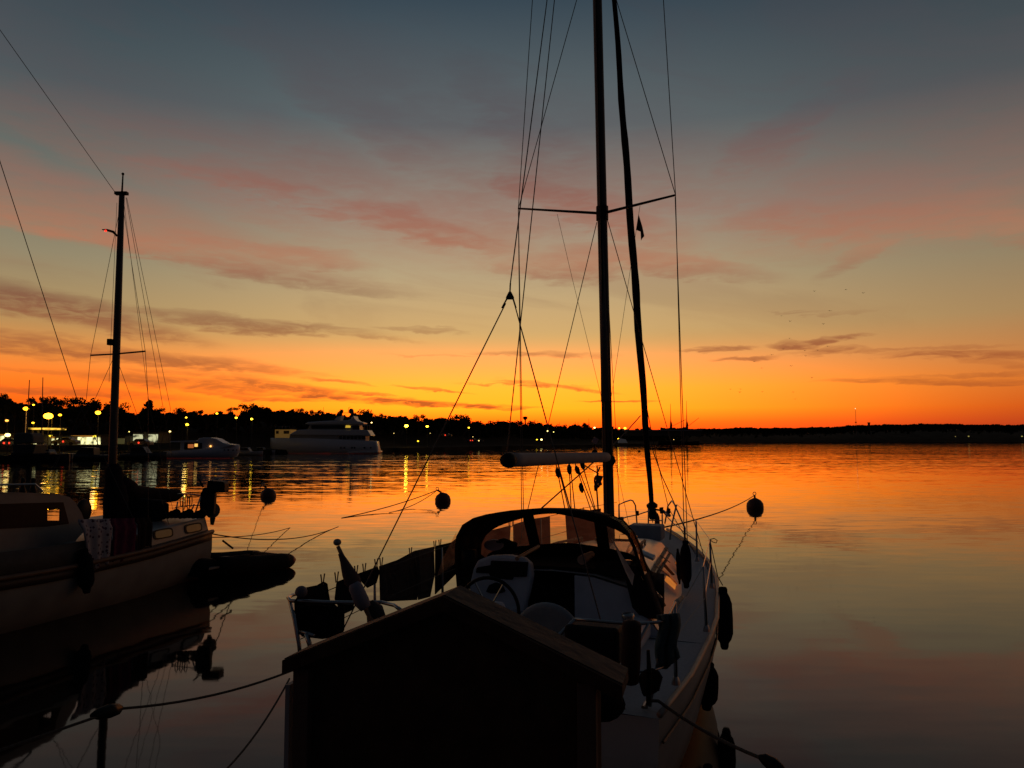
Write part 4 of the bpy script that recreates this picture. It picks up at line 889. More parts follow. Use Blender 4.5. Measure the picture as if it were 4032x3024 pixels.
# coiled lines at the mast
m = MB()
for k in range(6):
    c = U(2352 + (k % 3) * 3, 1884 + k * 4, 10.75); a = .035 + .012 * k; m.tube([c + Vector((a * .55 * math.cos(q * .63 + k), .02 * k - .05, 1.1 * a * math.sin(q * .63))) for q in range(11)], .013, 5)
m.tube([U(2362, 1840, 10.75), U(2352, 1862, 10.7), U(2350, 1930, 10.7), U(2356, 2020, 10.7)], .012, 6); m.tube([U(2351, 1835, 10.75), U(2356, 1900, 10.7)], .010, 6); m.build('halyard_coil', ropem, boat)
m = MB(); m.tube([U(2407, 1795, 10.8), U(2412, 1815, 10.8), U(2406, 1835, 10.8)], [.03, .05, .02], 8); m.tube([U(2404, 1700, 10.8), U(2405, 1790, 10.8), U(2403, 1858, 10.8)], .012, 6)
m.tube([U(2412, 1803, 10.8), U(2420, 1800, 10.8), U(2418, 1812, 10.8)], .008, 5); m.build('mast_winch', black, boat, True)
MB().tube([U(2340, 1784, 10.5), U(2342, 1768, 10.5), U(2340, 1750, 10.5)], [.035, .014, .02], 8).tube([U(2330, 1777, 10.5), U(2352, 1777, 10.5)], .018, 6).build('deck_light', black, boat)
MB().box(U(2344, 1735, 10.5), (.07, .02, .08), rot=Matrix.Rotation(R(30), 3, 'Y')).build('wind_vane', M('pinkish_vane', (.5, .3, .3), .6), boat)
# flag halyards and inner lines
wl([U(2194, 843, 11.05), U(2254, 1100, 11.2), U(2362, 1540, 11.4), B(5.0, .3, 1.6)], 'flag_halyard', .003)
wl([U(2520, 810, 10.7), U(2500, 940, 10.75), U(2399, 1617, 11.2), U(2380, 1900, 11.2)], 'flag_halyard', .003)
wl([mastp(10.4) + SD * .05, U(2392, 1110, 11.6), U(2424, 1690, 12.9), U(2441, 2050, 13.9)], 'spinnaker_halyard', .005, mt=ropem)
wl([U(2544, 1590, 11.0), U(2582, 1789, 11.8), U(2632, 2000, 12.7), B(6.9, .92, 1.2)], 'lower_shroud', .006)
wl([U(2560, 1745, 13.9), U(2606, 1875, 13.4), U(2652, 1975, 13.1), U(2696, 2082, 12.4), U(2699, 2130, 12.3)], 'jib_sheet', .009, mt=ropem)
# stanchions and lifelines
def pole_(a, b, r=.013, name='stanchion'): return MB().tube([a, b], [r * 1.25, r], 8).build(name, steel, boat, True)
ST = [(U(2745, 2208, 11.7), U(2741, 2050, 11.7)), (U(2803, 2312, 9.8), U(2795, 2124, 9.8)), (U(2782, 2482, 7.78), U(2769, 2230, 7.78)), (U(2661, 2690, 6.23), U(2657, 2372, 6.25))]
for a, b in ST: pole_(a, b)
for a, b in ST: MB().lathe(a, [(.035, -.01), (.03, .02), (.018, .05)], 10).build('stanchion_base', steel, boat)
PB = B(8.0, .52, 1.95)
tops = [ST[2][1], ST[1][1], ST[0][1], U(2666, 1987, 13.5)]
wl(tops, 'lifeline', .0045, mt=steel)
mids = [a.lerp(b, .52) for a, b in (ST[2], ST[1], ST[0])] + [U(2655, 2050, 13.5)]
wl(mids, 'lifeline', .004, mt=steel)
wl([ST[2][1], U(2700, 2350, 7.6), U(2655, 2440, 6.3)], 'lifeline', .0035, mt=ropel); wl([ST[2][0].lerp(ST[2][1], .5), U(2710, 2440, 6.9), U(2665, 2505, 6.3)], 'lifeline', .0035, mt=ropel)
PT = [(-.1, -1.50), (1.3, -1.60), (2.9, -1.60), (4.4, -1.50), (5.8, -1.28), (7.0, -1.0), (8.0, -.56)]
for s, t_ in PT[1:-1]: pole_(B(s, t_, sz(s)), B(s, t_ - .02, sz(s) + .64))
ll = [B(s, t_ - .02, sz(s) + .64) for s, t_ in PT]; wl(ll, 'lifeline', .0045, mt=wire)
wl([B(s, t_ - .01, sz(s) + .33) for s, t_ in PT], 'lifeline', .004, mt=wire)
# pulpit
m = MB()
pp = [U(2437, 2085, 14.1), U(2437, 1987, 14.1), U(2462, 1976, 14.3), U(2483, 1969, 14.5), U(2492, 1972, 14.55), U(2502, 1990, 14.6), U(2508, 2062, 14.5)]
m.tube(pp, .014, 7); m.tube([U(2437, 2046, 14.1), U(2470, 2035, 14.2), U(2510, 2027, 14.5), U(2552, 2013, 14.6)], .011, 6)
m.tube([U(2553, 2000, 14.7), U(2553, 2070, 14.6)], .014, 6); m.tube([U(2607, 2000, 14.6), U(2608, 2065, 14.4)], .014, 6); m.tube([U(2555, 2049, 14.6), U(2608, 2050, 14.5)], .011, 6)
m.tube([U(2618, 2062, 14.2), U(2630, 1992, 14.2), U(2645, 1972, 14.1), U(2655, 1985, 13.9), U(2692, 2068, 13.2), U(2698, 2080, 13.0), U(2697, 2130, 12.8)], .014, 7)
m.tube([U(2638, 2125, 13.5), U(2642, 2080, 13.5), U(2664, 1987, 13.5)], .016, 7); m.tube([U(2590, 2010, 14.5), U(2605, 2010, 14.4), U(2645, 2055, 13.9), U(2700, 2100, 13.0), U(2742, 2130, 11.8)], .009, 6)
m.tube([U(2610, 2012, 14.4), U(2636, 2030, 14.1)], .03, 8)
m.build('pulpit', steel, boat, True)
MB().box(U(2448, 2043, 14.0), (.07, .05, .07), rot=ROT).build('pulpit_lamp', M('dull_grey', (.2, .2, .18), .6), boat, bevel=.01)
MB().box(U(2510, 2021, 14.5), (.05, .05, .09), rot=ROT).build('pulpit_lamp', black, boat, bevel=.01); MB().box(U(2634, 2012, 14.0), (.05, .05, .09), rot=ROT).build('pulpit_lamp', black, boat, bevel=.01)
MB().tube([U(2603, 2010, 14.4), U(2604, 1998, 14.4), U(2605, 2022, 14.4)], [.03, .04, .03], 8).build('furler_block', black, boat)
MB().tube([U(2566, 2004, 14.45), U(2600, 2009, 14.45)], .02, 6).build('furler_arm', black, boat)
MB().prism([U(2608, 2110, 14.6), U(2612, 2098, 14.7), U(2630, 2092, 14.8), U(2626, 2104, 14.8)], (0, .12, 0)).build('anchor', black, boat)
MB().lathe(U(2588, 2063, 14.6), [(.05, 0), (.045, .12), (.015, .2)], 8).build('bow_roller_float', M('dull_red', (.2, .02, .01), .6), boat)
# raised box on the foredeck
bx = B(7.05, -.05, 0); 
tag(MB().box(U(2546, 2094, 12.9), (.54, .40, .24), rot=ROT).build('deck_box', M('grey_box_canvas', (.30, .31, .34), .7), bevel=.03), 'square grey box standing on the foredeck of the sailing yacht', 'box')
# spray hood
def hoop(s, w, zt_, zb, n=24, p=2.6):
    r = []
    for i in range(n + 1):
        a = math.pi * i / n; c, d = math.cos(a), math.sin(a)
        r.append((s, -w * math.copysign(abs(c) ** (2 / p), c), zb + (zt_ - zb) * abs(d) ** (2 / p)))
    return r
OUT = [(1806, 2330), (1797, 2215), (1796, 2140), (1806, 2095), (1835, 2057), (1890, 2035), (2000, 2016), (2110, 2008), (2230, 2010), (2340, 2024), (2420, 2046), (2462, 2084), (2492, 2138), (2518, 2225), (2556, 2330), (2600, 2440)]
def resample(P, n):
    d = [0]
    for a, b in zip(P, P[1:]): d.append(d[-1] + (b - a).length)
    o = []
    for i in range(n + 1):
        q = d[-1] * i / n; k = max(j for j in range(len(d)) if d[j] <= q + 1e-9); k = min(k, len(P) - 2); o.append(P[k].lerp(P[k + 1], (q - d[k]) / max(1e-9, d[k + 1] - d[k])))
    return o
_pl = resample([RP(x, y, B(2.12, -2, 0), B(2.12, 2, 0)) for x, y in OUT], 24)
H0 = []
for p in _pl: r_ = p - O; H0.append((2.12, r_.dot(SD), p.z))
H1 = [(s + .30, t_ * .985, z - .005) for s, t_, z in H0]; H2 = [(s + .50, t_ * .965, max(1.34, z - .05)) for s, t_, z in H0]
H3 = [(2.98, max(-1.05, min(1.05, t_ * .93)), 1.64 - .10 * abs(t_)) for s, t_, z in H0]
rows = [H0, H1, H2]
fab = MB()
def rowv(r): return [B(*p) for p in r]
def patch(ra, rb, keep, win):
    n = len(ra)
    for i in range(n - 1):
        (fab if keep(i) else win).add([ra[i], ra[i + 1], rb[i + 1], rb[i]], [(0, 1, 2, 3)])
class _D:
    def add(s, *a): pass
side_l = MB(); side_r = MB()
sideW = lambda i: side_l if i < 12 else side_r
n = 24
wins_s = MB(); SW = (16, 17, 18, 19, 20)
A0, A1, A2, A3 = map(rowv, (H0, H1, H2, H3))
for i in range(n):
    sidewin = i in (1, 2, 3, 20, 21, 22)
    q0, q1, q2, q3 = A0[i], A0[i + 1], A1[i + 1], A1[i]
    (wins_s if i in SW else fab).add([q0, q1, q2, q3], [(0, 1, 2, 3)])
    q0, q1, q2, q3 = A1[i], A1[i + 1], A2[i + 1], A2[i]
    fab.add([q0, q1, q2, q3], [(0, 1, 2, 3)])
    a, b, c, d = A2[i], A2[i + 1], A3[i + 1], A3[i]
# front: a true windscreen band, windows framed by canvas
def FP(t_, k):    # k 0 top .. 1 bottom on the sloping front, t_ across -1..1
    n = 40; ang = math.acos(max(-1, min(1, -t_))) ; i = ang / math.pi * 24; i0 = min(23, int(i)); f = i - i0
    return A2[i0].lerp(A2[i0 + 1], f).lerp(A3[i0].lerp(A3[i0 + 1], f), k)
fr = MB(); wins = {j: MB() for j in range(5)}
bands = [(-1.0, -.93, None), (-.93, -.44, 0), (-.44, -.33, None), (-.33, .30, 1), (.30, .42, None), (.42, .76, 2), (.76, 1.0, None)]
for (t0, t1, w) in bands:
    for j in range(8):
        ta = t0 + (t1 - t0) * j / 8; tb_ = t0 + (t1 - t0) * (j + 1) / 8
        kf = lambda t_, q: 0 if q == 0 else (1 if q == 3 or w is None else (.66 if q == 2 else .05 + .30 * max(0, abs(t_ + .2) - .1)))
        for ii in ((0, 1, 2) if w is not None else (0,)):
            tgt = wins[w] if (w is not None and ii == 1) else fr; e1 = ii + 1 if w is not None else 3
            tgt.add([FP(ta, kf(ta, ii)), FP(tb_, kf(tb_, ii)), FP(tb_, kf(tb_, e1)), FP(ta, kf(ta, e1))], [(0, 1, 2, 3)])
fr.v and fab.add(fr.v, fr.f)
hoodo = fab.build('spray_hood', dodg, boat, True, solid=.012)
for j in range(3): wins[j].build('hood_window', vinyl, hoodo, True)
# side panels with windows (triangular) behind the aft hoop
def tri(poly, nm, mt, sgn): MB().add(poly, [tuple(range(len(poly)))]).build(nm, mt, hoodo, solid=.008 if mt is dodg else 0)
L0 = [U(1797, 2094, 8.62), U(1795, 2215, 8.66), U(1775, 2235, 8.5), U(1722, 2268, 8.2), U(1740, 2205, 8.35)]
tri(L0, 'hood_side_window', vinyl, -1)
R0 = [U(2407, 2118, 8.02), U(2440, 2170, 7.95), U(2498, 2262, 7.8), U(2490, 2306, 7.7), U(2462, 2250, 7.78)]
R1 = [U(2466, 2112, 8.7), U(2480, 2135, 8.7), U(2505, 2215, 8.5), U(2498, 2235, 8.45), U(2480, 2190, 8.5)]
glow = M('peach_window_glow', (.92, .52, .36), .35, var=.3, scale=5)  # opaque peach colour stands in for sky light through the hood's side window
wins_s.build('hood_side_window', vinyl, hoodo, True)
tri(R0, 'hood_glow_panel', glow, 1)
MB().tube([B(*p) for p in H0], .018, 6).build('hood_edge', dodg, hoodo, True)
ca, cb = B(2.08, -2, 0), B(2.08, 2, 0)
MB().prism([RP(x, y, ca, cb) for x, y in ((2340, 2222), (2420, 2214), (2500, 2230), (2556, 2330), (2602, 2438), (2530, 2436), (2490, 2392), (2464, 2285), (2400, 2264), (2350, 2256))], HD * .01).build('side_curtain', dodg, hoodo)
# things stowed under the hood
tag(MB().tube([U(1925, 2150, 9.0), U(1985, 2140, 9.0), U(2035, 2152, 9.0)], [.07, .09, .06], 10, flat=.7).build('bag', blackf, smooth=True), 'dark bag lying on the cabin top under the left hood window', 'bag')
tag(MB().lathe(U(1945, 2149, 8.9) , [(.10, 0), (.115, .012), (.09, .02), (.09, .012)], 16, (0, -.5, 1)).build('frisbee', M('pale_pink_disc', (.6, .4, .38), .4)), 'pale pinkish disc lying on the dark bag under the hood', 'disc')
tag(MB().tube([U(1845, 2235, 8.6), U(1845, 2165, 8.6)], .085, 14).build('bucket', black, smooth=True), 'black ribbed bucket standing at the left foot of the spray hood', 'bucket')
tag(MB().tube([U(2035, 2200, 8.2), U(2120, 2152, 8.9)], .022, 8).build('winch_handle', M('worn_wood_handle', (.35, .22, .16), .5)), 'wooden handle lying slanted on the cabin edge left of the companionway', 'handle')
tag(MB().tube([U(2290, 2205, 8.1), U(2330, 2182, 8.4)], [.05, .035], 10).build('rolled_chart', M('tan_roll', (.35, .24, .17), .7)), 'tan roll on the cabin edge right of the companionway', 'roll')
# steering wheel and pedestal
wc = U(1925, 2402, 7.2); whl = MB(); whl.tube([wc + SD * .29 * math.cos(a) + Vector((0, 0, .29 * math.sin(a))) + HD * .0 for a in [2 * math.pi * i / 36 for i in range(37)]], .017, 8, cap=False)
wo = whl.build('steering_wheel', black, boat, True)
m = MB()
for i in range(6): a = math.pi * i / 3; m.tube([wc, wc + SD * .29 * math.cos(a) + Vector((0, 0, .29 * math.sin(a)))], .008, 5)
m.build('spoke', steel, wo)
MB().tube([B(1.05, -.20, .45), B(1.05, -.20, 1.38)], [.09, .07], 12).lathe(B(1.05, -.20, 1.38), [(.10, 0), (.11, .06), (.08, .12)], 14).build('pedestal', bulk, boat, True)
# pushpit
m = MB()
top_ = [G(x, y, 1.65) for x, y in ((1168, 2338), (1148, 2344), (1135, 2354), (1146, 2366), (1200, 2367), (1280, 2371), (1400, 2373), (1500, 2371), (1555, 2384), (1582, 2406))]
m.tube(top_, .016, 8)
m.tube([G(1140, 2360, 1.65), U(1160, 2440, 6.55), U(1178, 2540, 6.5), U(1183, 2600, 6.5)], .017, 8); m.tube([U(1168, 2488, 6.55), U(1200, 2490, 6.5), U(1235, 2503, 6.4)], .014, 8)
m.tube([U(1206, 2495, 6.45), U(1226, 2560, 6.4)], .02, 8)
m.tube([G(1582, 2406, 1.65), B(-.05, -.55, 1.05)], .014, 8)
m.build('pushpit', steel, boat, True)
m = MB(); rr_ = [G(x, y, 1.65) for x, y in ((2265, 2438), (2330, 2443), (2420, 2452), (2520, 2456), (2590, 2450), (2622, 2444))] + [ST[3][1]]
m.tube(rr_, .012, 8); r2 = [G(x, y, 1.32) for x, y in ((2395, 2640), (2470, 2648), (2560, 2642), (2600, 2630), (2632, 2608))]; m.tube(r2, .010, 8)
m.tube([G(2265, 2438, 1.65), B(-.02, .2, 1.0)], .014, 8); m.tube([G(2555, 2454, 1.65), B(.0, 1.05, 1.0)], .014, 8); m.tube([G(2622, 2444, 1.65), B(.18, 1.38, 1.02)], .014, 8)
m.build('pushpit', steel, boat, True)
for s, t_ in ((.12, 1.36), (.12, -1.36)): MB().tube([B(s, t_, sz(s) + .02), B(s, t_, sz(s) + .06)], .02, 8).tube([B(s - .1, t_, sz(s) + .06), B(s + .1, t_, sz(s) + .06)], .013, 8).build('cleat', steel, boat)

# gear hung on the pushpit
def sleeve(pts, rs, nm, mt, lb, cat, grp=None, flat=1.0): return tag(MB().tube(pts, rs, 12, flat=flat).build(nm, mt, smooth=True), lb, cat, grp)
sleeve([U(2488, 2443, 5.6), U(2488, 2455, 5.6), U(2484, 2600, 5.65), U(2480, 2680, 5.7), U(2480, 2692, 5.7)], [.03, .068, .070, .066, .03], 'rolled_fender', M('dark_red_sleeve', (.035, .012, .010), .9), 'dark reddish roll hanging on the right stern rail', 'roll')
cl_ = MB(); g0 = []
for i in range(9):
    row = []
    for j in range(9):
        u = i / 8; v = j / 8; x = 2590 + 78 * u + 6 * math.sin(v * 7); y = 2412 + (10 - 8 * u) + v * (218 - 60 * abs(u - .3)); row.append(U(x, y, 5.95 + .04 * math.sin(u * 13 + v * 3)))
    g0.append(row)
cl_.loft(g0); tag(cl_.build('jacket', M('blue_green_cloth', (.06, .10, .11), .9, bump=.5, scale=14), smooth=True, solid=.03), 'dull blue-green jacket draped over the right stern rail', 'jacket')
dc = G(2155, 2500, 1.50)
tag(MB().lathe(U(2158, 2512, 6.35), [(.02, -.02), (.26, -.02), (.285, 0), (.285, .03), (.26, .05), (.02, .05)], 36, -HD).build('round_cushion', M('grey_cushion', (.30, .33, .34), .8, var=.2), smooth=False, bevel=.015), 'round grey padded disc standing at the stern behind the board roof', 'cushion')
sleeve([U(2370, 2600, 5.9), U(2372, 2720, 5.7), U(2400, 2790, 5.5), U(2420, 2812, 5.5)], [.05, .10, .12, .04], 'bag', blackf, 'black bag hanging low on the transom beside the board', 'bag')
tag(MB().box(U(2340, 2530, 6.0), (.42, .22, .28), rot=ROT).build('crate', black, bevel=.03), 'black box inside the right stern rail', 'box')
m = MB()
for k in range(7):
    c = U(2560, 2670 + k * 8, 5.75); a = .085 - .004 * k; m.tube([c + Vector((a * math.cos(q * .63), .05 * math.sin(q * .9), .6 * a * math.sin(q * .63))) for q in range(11)], .009, 6)
tag(m.build('rope_coil', M('brown_rope', (.05, .025, .02), .9), smooth=True), 'brown coiled rope hanging under the right stern rail', 'rope')
sleeve([U(2552, 2560, 5.7), U(2556, 2640, 5.7), U(2553, 2775, 5.7)], [.012, .018, .018], 'boat_hook', black, 'thin dark pole hanging down at the stern beside the coiled rope', 'pole')
# furled ensign and staff leaning at the port quarter
t = empty('furled_flag', U(1430, 2470, 6.3), 'furled flag wound round a leaning staff with a round knob on the left stern rail', 'flag')
fp = [(1330, 2150), (1348, 2190), (1362, 2240), (1385, 2285), (1420, 2360), (1462, 2440), (1480, 2480)]
MB().tube([U(x, y, 6.3) for x, y in fp], [.015, .018, .02, .02, .02, .02, .02], 10).build('staff', teak, t, True)
MB().tube([U(1339, 2178, 6.29), U(1352, 2205, 6.29), U(1372, 2255, 6.28), U(1388, 2285, 6.28), U(1402, 2310, 6.28)], [.018, .03, .055, .068, .05], 12).build('flag_cloth', M('dull_flag', (.10, .06, .06), .9, bump=.4, scale=18), t, True)
MB().tube([U(1392, 2295, 6.25), U(1400, 2312, 6.25), U(1425, 2370, 6.25), U(1440, 2395, 6.25)], [.04, .058, .062, .045], 12).build('pale_sleeve', M('pale_sleeve', (.26, .25, .29), .8), t, True)
MB().ball(U(1328, 2135, 6.3), .033, 14, .85).build('knob', M('pale_knob', (.3, .28, .22), .5), t, True)
sleeve([U(1455, 2370, 6.35), U(1475, 2400, 6.35), U(1488, 2460, 6.4), U(1478, 2500, 6.4)], [.03, .07, .085, .07], 'life_jacket', M('dull_dark_cloth', (.05, .045, .045), .9), 'dark life jacket slumped on the rail below the furled flag', 'life jacket')
tag(MB().ball(U(1186, 2330, 6.6), .052, 14, .95).build('float', M('dull_grey_float', (.16, .15, .17), .7), smooth=True), 'small rounded grey horseshoe float on the left corner of the stern rail', 'float')

# laundry along the port lifeline
PA = B(-.1, -1.52, 0); PBq = B(2.9, -1.68, 0); PC = B(5.8, -1.34, 0); PD = B(8.0, -.58, 0)
def cloth(poly, a, b, nm, mt, lb, cat, grp=None, off=0.0, fold=.02):
    n = len(poly); P3 = [RP(x, y, a, b) for x, y in poly]; c = sum(P3, Vector()) / n
    nrm = Vector((b[1] - a[1], a[0] - b[0], 0)).normalized(); m = MB(); K = 6; rings = []
    for k in range(K + 1):
        f = k / K; rings.append([c.lerp(p, max(f, .02)) + nrm * (off + fold * math.sin(p.x * 16 * f + p.z * 5) * f) for p in P3])
    m.loft(rings, True); m.f.append(tuple(range(n))[::-1])
    return tag(m.build(nm, mt, solid=.012), lb, cat, grp)
LG = 'washing on the lifeline'
cloth([(1164, 2495), (1168, 2370), (1198, 2316), (1250, 2305), (1271, 2290), (1284, 2298), (1290, 2330), (1298, 2364), (1340, 2400), (1300, 2500), (1230, 2510)], PA, PBq, 'garment', blackf, 'black garment at the left end of the washing line', 'garment', LG)
cloth([(1318, 2362), (1322, 2290), (1364, 2276), (1375, 2300), (1400, 2330), (1386, 2380), (1384, 2400), (1345, 2420)], PA, PBq, 'garment', blackf, 'black garment hanging just left of the furled flag', 'garment', LG)
cloth([(1411, 2259), (1490, 2231), (1497, 2250), (1478, 2300), (1448, 2314), (1425, 2292)], PA, PBq, 'swim_trunks', blackf, 'small black swimming trunks between the furled flag and the long towel', 'swimwear', LG)
cloth([(1498, 2230), (1560, 2205), (1637, 2169), (1640, 2280), (1636, 2362), (1570, 2366), (1503, 2369)], PA, PBq, 'towel', towelg, 'long brown towel, widest cloth on the line left of the spray hood', 'towel', LG)
cloth([(1640, 2168), (1709, 2152), (1712, 2265), (1690, 2350), (1642, 2362)], PA, PBq, 'towel', M('grey_towel', (.085, .075, .07), .95, bump=.5, scale=20, spec=.05), 'narrower grey towel beside the long brown one', 'towel', LG)
cloth([(1714, 2150), (1775, 2136), (1800, 2120), (1790, 2260), (1716, 2340)], PA, PBq, 'towel', blackf, 'dark towel disappearing behind the left edge of the spray hood', 'towel', LG)
rust = M('rust_towel', (.30, .11, .07), .95, bump=.4, scale=20, spec=.05)
_t = rust.node_tree; _tr = _t.nodes.new('ShaderNodeBsdfTranslucent'); _tr.inputs[0].default_value = (.50, .17, .09, 1); _mx = _t.nodes.new('ShaderNodeMixShader'); _mx.inputs[0].default_value = .5
_o = _t.nodes['Material Output']; _t.links.new(_t.nodes['Principled BSDF'].outputs[0], _mx.inputs[1]); _t.links.new(_tr.outputs[0], _mx.inputs[2]); _t.links.new(_mx.outputs[0], _o.inputs[0])
cloth([(1815, 2130), (1870, 2106), (1940, 2088), (2005, 2069), (2006, 2230), (1815, 2240)], PBq, PC, 'towel', rust, 'rust-coloured towel seen through the left hood window', 'towel', LG)
cloth([(2020, 2066), (2081, 2046), (2165, 2033), (2166, 2200), (2022, 2220)], PBq, PC, 'towel', rust, 'rust-coloured towel seen between the left and middle hood windows', 'towel', LG)
cloth([(2230, 2030), (2297, 2013), (2362, 2002), (2364, 2140), (2232, 2160)], PC, PD, 'towel', rust, 'dark towel furthest forward, beside the mast', 'towel', LG)
cloth([(1160, 2460), (1175, 2392), (1250, 2380), (1352, 2392), (1354, 2480), (1346, 2505), (1270, 2516), (1190, 2506)], B(-.05, -1.5, 0), B(-.05, -.4, 0), 'dark_tarp', blackf, 'black cloth bag tied inside the left stern rail', 'bag')
for i, (x, y, a, b, lb) in enumerate([(1270, 2294, PA, PBq, 'peg on the black garment at the left end'), (1325, 2285, PA, PBq, 'peg left of the furled flag'), (1402, 2258, PA, PBq, 'peg touching the furled flag'), (1434, 2249, PA, PBq, 'peg where the backstay leg meets the line'), (1481, 2230, PA, PBq, 'peg at the right corner of the swimming trunks'), (1501, 2225, PA, PBq, 'peg at the left corner of the long towel'),
                                      (1616, 2183, PA, PBq, 'peg in the middle of the long towel'), (1712, 2154, PA, PBq, 'left one of two pegs beside the spray hood'), (1732, 2149, PA, PBq, 'right one of two pegs beside the spray hood'), (1927, 2093, PBq, PC, 'peg seen inside the left hood window'), (2006, 2070, PBq, PC, 'left one of two pegs above the gap in the left hood window'), (2020, 2066, PBq, PC, 'right one of two pegs above the gap in the left hood window'), (2297, 2016, PC, PD, 'peg beside the mast foot')]):
    p = RP(x, y, a, b); m = MB()
    for sg in (-1, 1): m.tube([p + SD * .006 * sg + Vector((0, 0, -.02)), p + SD * .004 * sg + HD * .012 * sg + Vector((0, 0, .025)), p + HD * .03 * sg + Vector((0, 0, .075))], [.006, .006, .007], 5)
    tag(m.build('clothes_peg', pegm), 'wooden ' + lb, 'clothes peg', 'pegs on the lifeline')
# pennant under the starboard spreader
fp_ = [(2514, 843), (2519, 858), (2530, 895), (2537, 930), (2528, 940), (2524, 948), (2522, 912), (2504, 905)]
n = len(fp_); m = MB(); m.add([U(x, y, 10.72 + .01 * math.sin(x)) for x, y in fp_], [tuple(range(n))]); tag(m.build('pennant', M('dark_pennant', (.05, .025, .02), .9), solid=.006), 'small dark pennant hanging limp under the right spreader', 'flag')
# fenders
def fender(px0, py0, px1, py1, Y, r, lb, col=fend, line=None):
    a = U(px0, py0, Y); b = U(px1, py1, Y); t = empty('fender', b, lb, 'fender', 'fenders hanging over the side')
    ks = [0, .03, .09, .16, .26, .5, .74, .84, .90, .96, 1]; rs = [.4, .5, .5, .75, .96, 1.02, 1.0, .78, .5, .46, .34]
    MB().tube([a.lerp(b, k) for k in ks], [r * q for q in rs], 16).build('body', col, t, True)
    if line: MB().tube(line + [a + Vector((0, 0, .02))], .006, 6).build('line', ropem, t)
fender(2846, 2312, 2853, 2556, 9.65, .108, 'fat black fender hanging clear right of the hull', line=[U(2796, 2130, 9.8), U(2826, 2270, 9.7)])
fender(2792, 2608, 2782, 2795, 8.1, .105, 'black fender half hidden by the hull, nearer than the fat one', line=[B(2.25, 1.68, 1.1)])
fender(2698, 2128, 2702, 2316, 9.75, .070, 'upright black fender lashed to the right shroud foot on the side deck')
fender(2668, 2160, 2676, 2300, 9.9, .03, 'slim black fender leaning inside the one at the shroud foot')
tag(MB().tube([U(2796, 2124, 9.8), U(2812, 2120, 9.8), U(2824, 2128, 9.8), U(2820, 2138, 9.8), U(2806, 2134, 9.8), U(2797, 2126, 9.8)], .006, 6).build('rope_loop', ropem), 'small rope loop on top of the widest-set stanchion', 'rope')
tag(MB().tube([U(2628, 2455, 6.3), U(2640, 2420, 6.4), U(2665, 2372, 6.6), U(2688, 2350, 6.8)], [.018, .025, .025, .015], 8).build('rope_bundle', M('pale_dark_rope', (.35, .33, .26), .9, var=.6, scale=25), smooth=True), 'pale knotted rope on the stern gate stanchion', 'rope')
# loose deck gear right of the hood
t = empty('gangway_ladder', SP(2572, 2240), 'dark two-bar ladder with pale ties lying on the right cabin side', 'ladder')
for (x0, y0, x1, y1, r) in ((2532, 2300, 2612, 2168, .030), (2552, 2312, 2626, 2186, .022)):
    MB().tube([SP(x0, y0, .06), SP(x1, y1, .06)], r, 8, flat=.7).build('side_bar', teak, t)
for k in (.12, .42, .72, .93):
    a = Vector((2532 + 80 * k, 2300 - 132 * k)); MB().tube([SP(a.x - 8, a.y - 6, .085), SP(a.x + 30, a.y + 22, .085)], .007, 5).build('tie', ropel, t)
tag(MB().tube([SP(2598, 2232, .07), SP(2640, 2268, .05)], .028, 6, flat=.5).build('wood_block', M('pinkish_board', (.35, .2, .15), .8)), 'short pale board lying across the ladder beside the oval orange window', 'board')
tag(MB().prism([U(2488, 2170, 8.9), U(2500, 2162, 9.0), U(2582, 2196, 8.9), U(2572, 2210, 8.8)], (0, 0, .03)).build('deck_strip', gel, bevel=.008), 'pale narrow hatch board with a black clip right of the spray hood', 'board')
# ------------------------------------------------------------------ noticeboard with little roof on the quay
eL = U(1120, 2592, 3.2); eR = U(2452, 2692, 2.865); AX = Vector((eR.x - eL.x, eR.y - eL.y, 0)).normalized(); DP = Vector((-AX.y, AX.x, 0))
apx = (eL + eR) / 2; apx.z = U(1752, 2342, 3.03).z
t = empty('notice_board', (apx.x, apx.y, .9), 'dark wooden board with small gabled roof in the foreground, seen from behind', 'notice board')
for sgn, e in ((-1, eL), (1, eR)):
    thick = .045; up = Vector((0, 0, 1)); a = apx.copy(); quad = [e, a, a + DP * .20, e + DP * .20]
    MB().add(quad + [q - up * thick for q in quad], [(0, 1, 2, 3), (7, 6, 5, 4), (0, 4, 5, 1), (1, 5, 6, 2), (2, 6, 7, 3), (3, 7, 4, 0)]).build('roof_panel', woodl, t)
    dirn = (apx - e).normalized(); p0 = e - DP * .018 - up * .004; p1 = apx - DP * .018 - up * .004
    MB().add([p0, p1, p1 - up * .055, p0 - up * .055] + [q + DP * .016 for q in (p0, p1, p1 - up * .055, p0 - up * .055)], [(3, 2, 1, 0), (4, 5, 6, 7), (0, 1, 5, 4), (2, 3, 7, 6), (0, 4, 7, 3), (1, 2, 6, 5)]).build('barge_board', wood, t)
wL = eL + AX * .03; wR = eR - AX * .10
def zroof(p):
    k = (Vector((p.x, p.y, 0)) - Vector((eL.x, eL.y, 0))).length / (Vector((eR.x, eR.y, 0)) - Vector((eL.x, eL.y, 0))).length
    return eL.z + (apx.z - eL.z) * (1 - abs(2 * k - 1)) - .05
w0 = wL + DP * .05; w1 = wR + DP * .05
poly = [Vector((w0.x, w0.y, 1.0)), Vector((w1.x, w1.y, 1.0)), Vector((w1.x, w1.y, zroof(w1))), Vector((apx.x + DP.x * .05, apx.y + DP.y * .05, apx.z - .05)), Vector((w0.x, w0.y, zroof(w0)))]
MB().prism(poly, DP * .10).build('panel', wood, t)
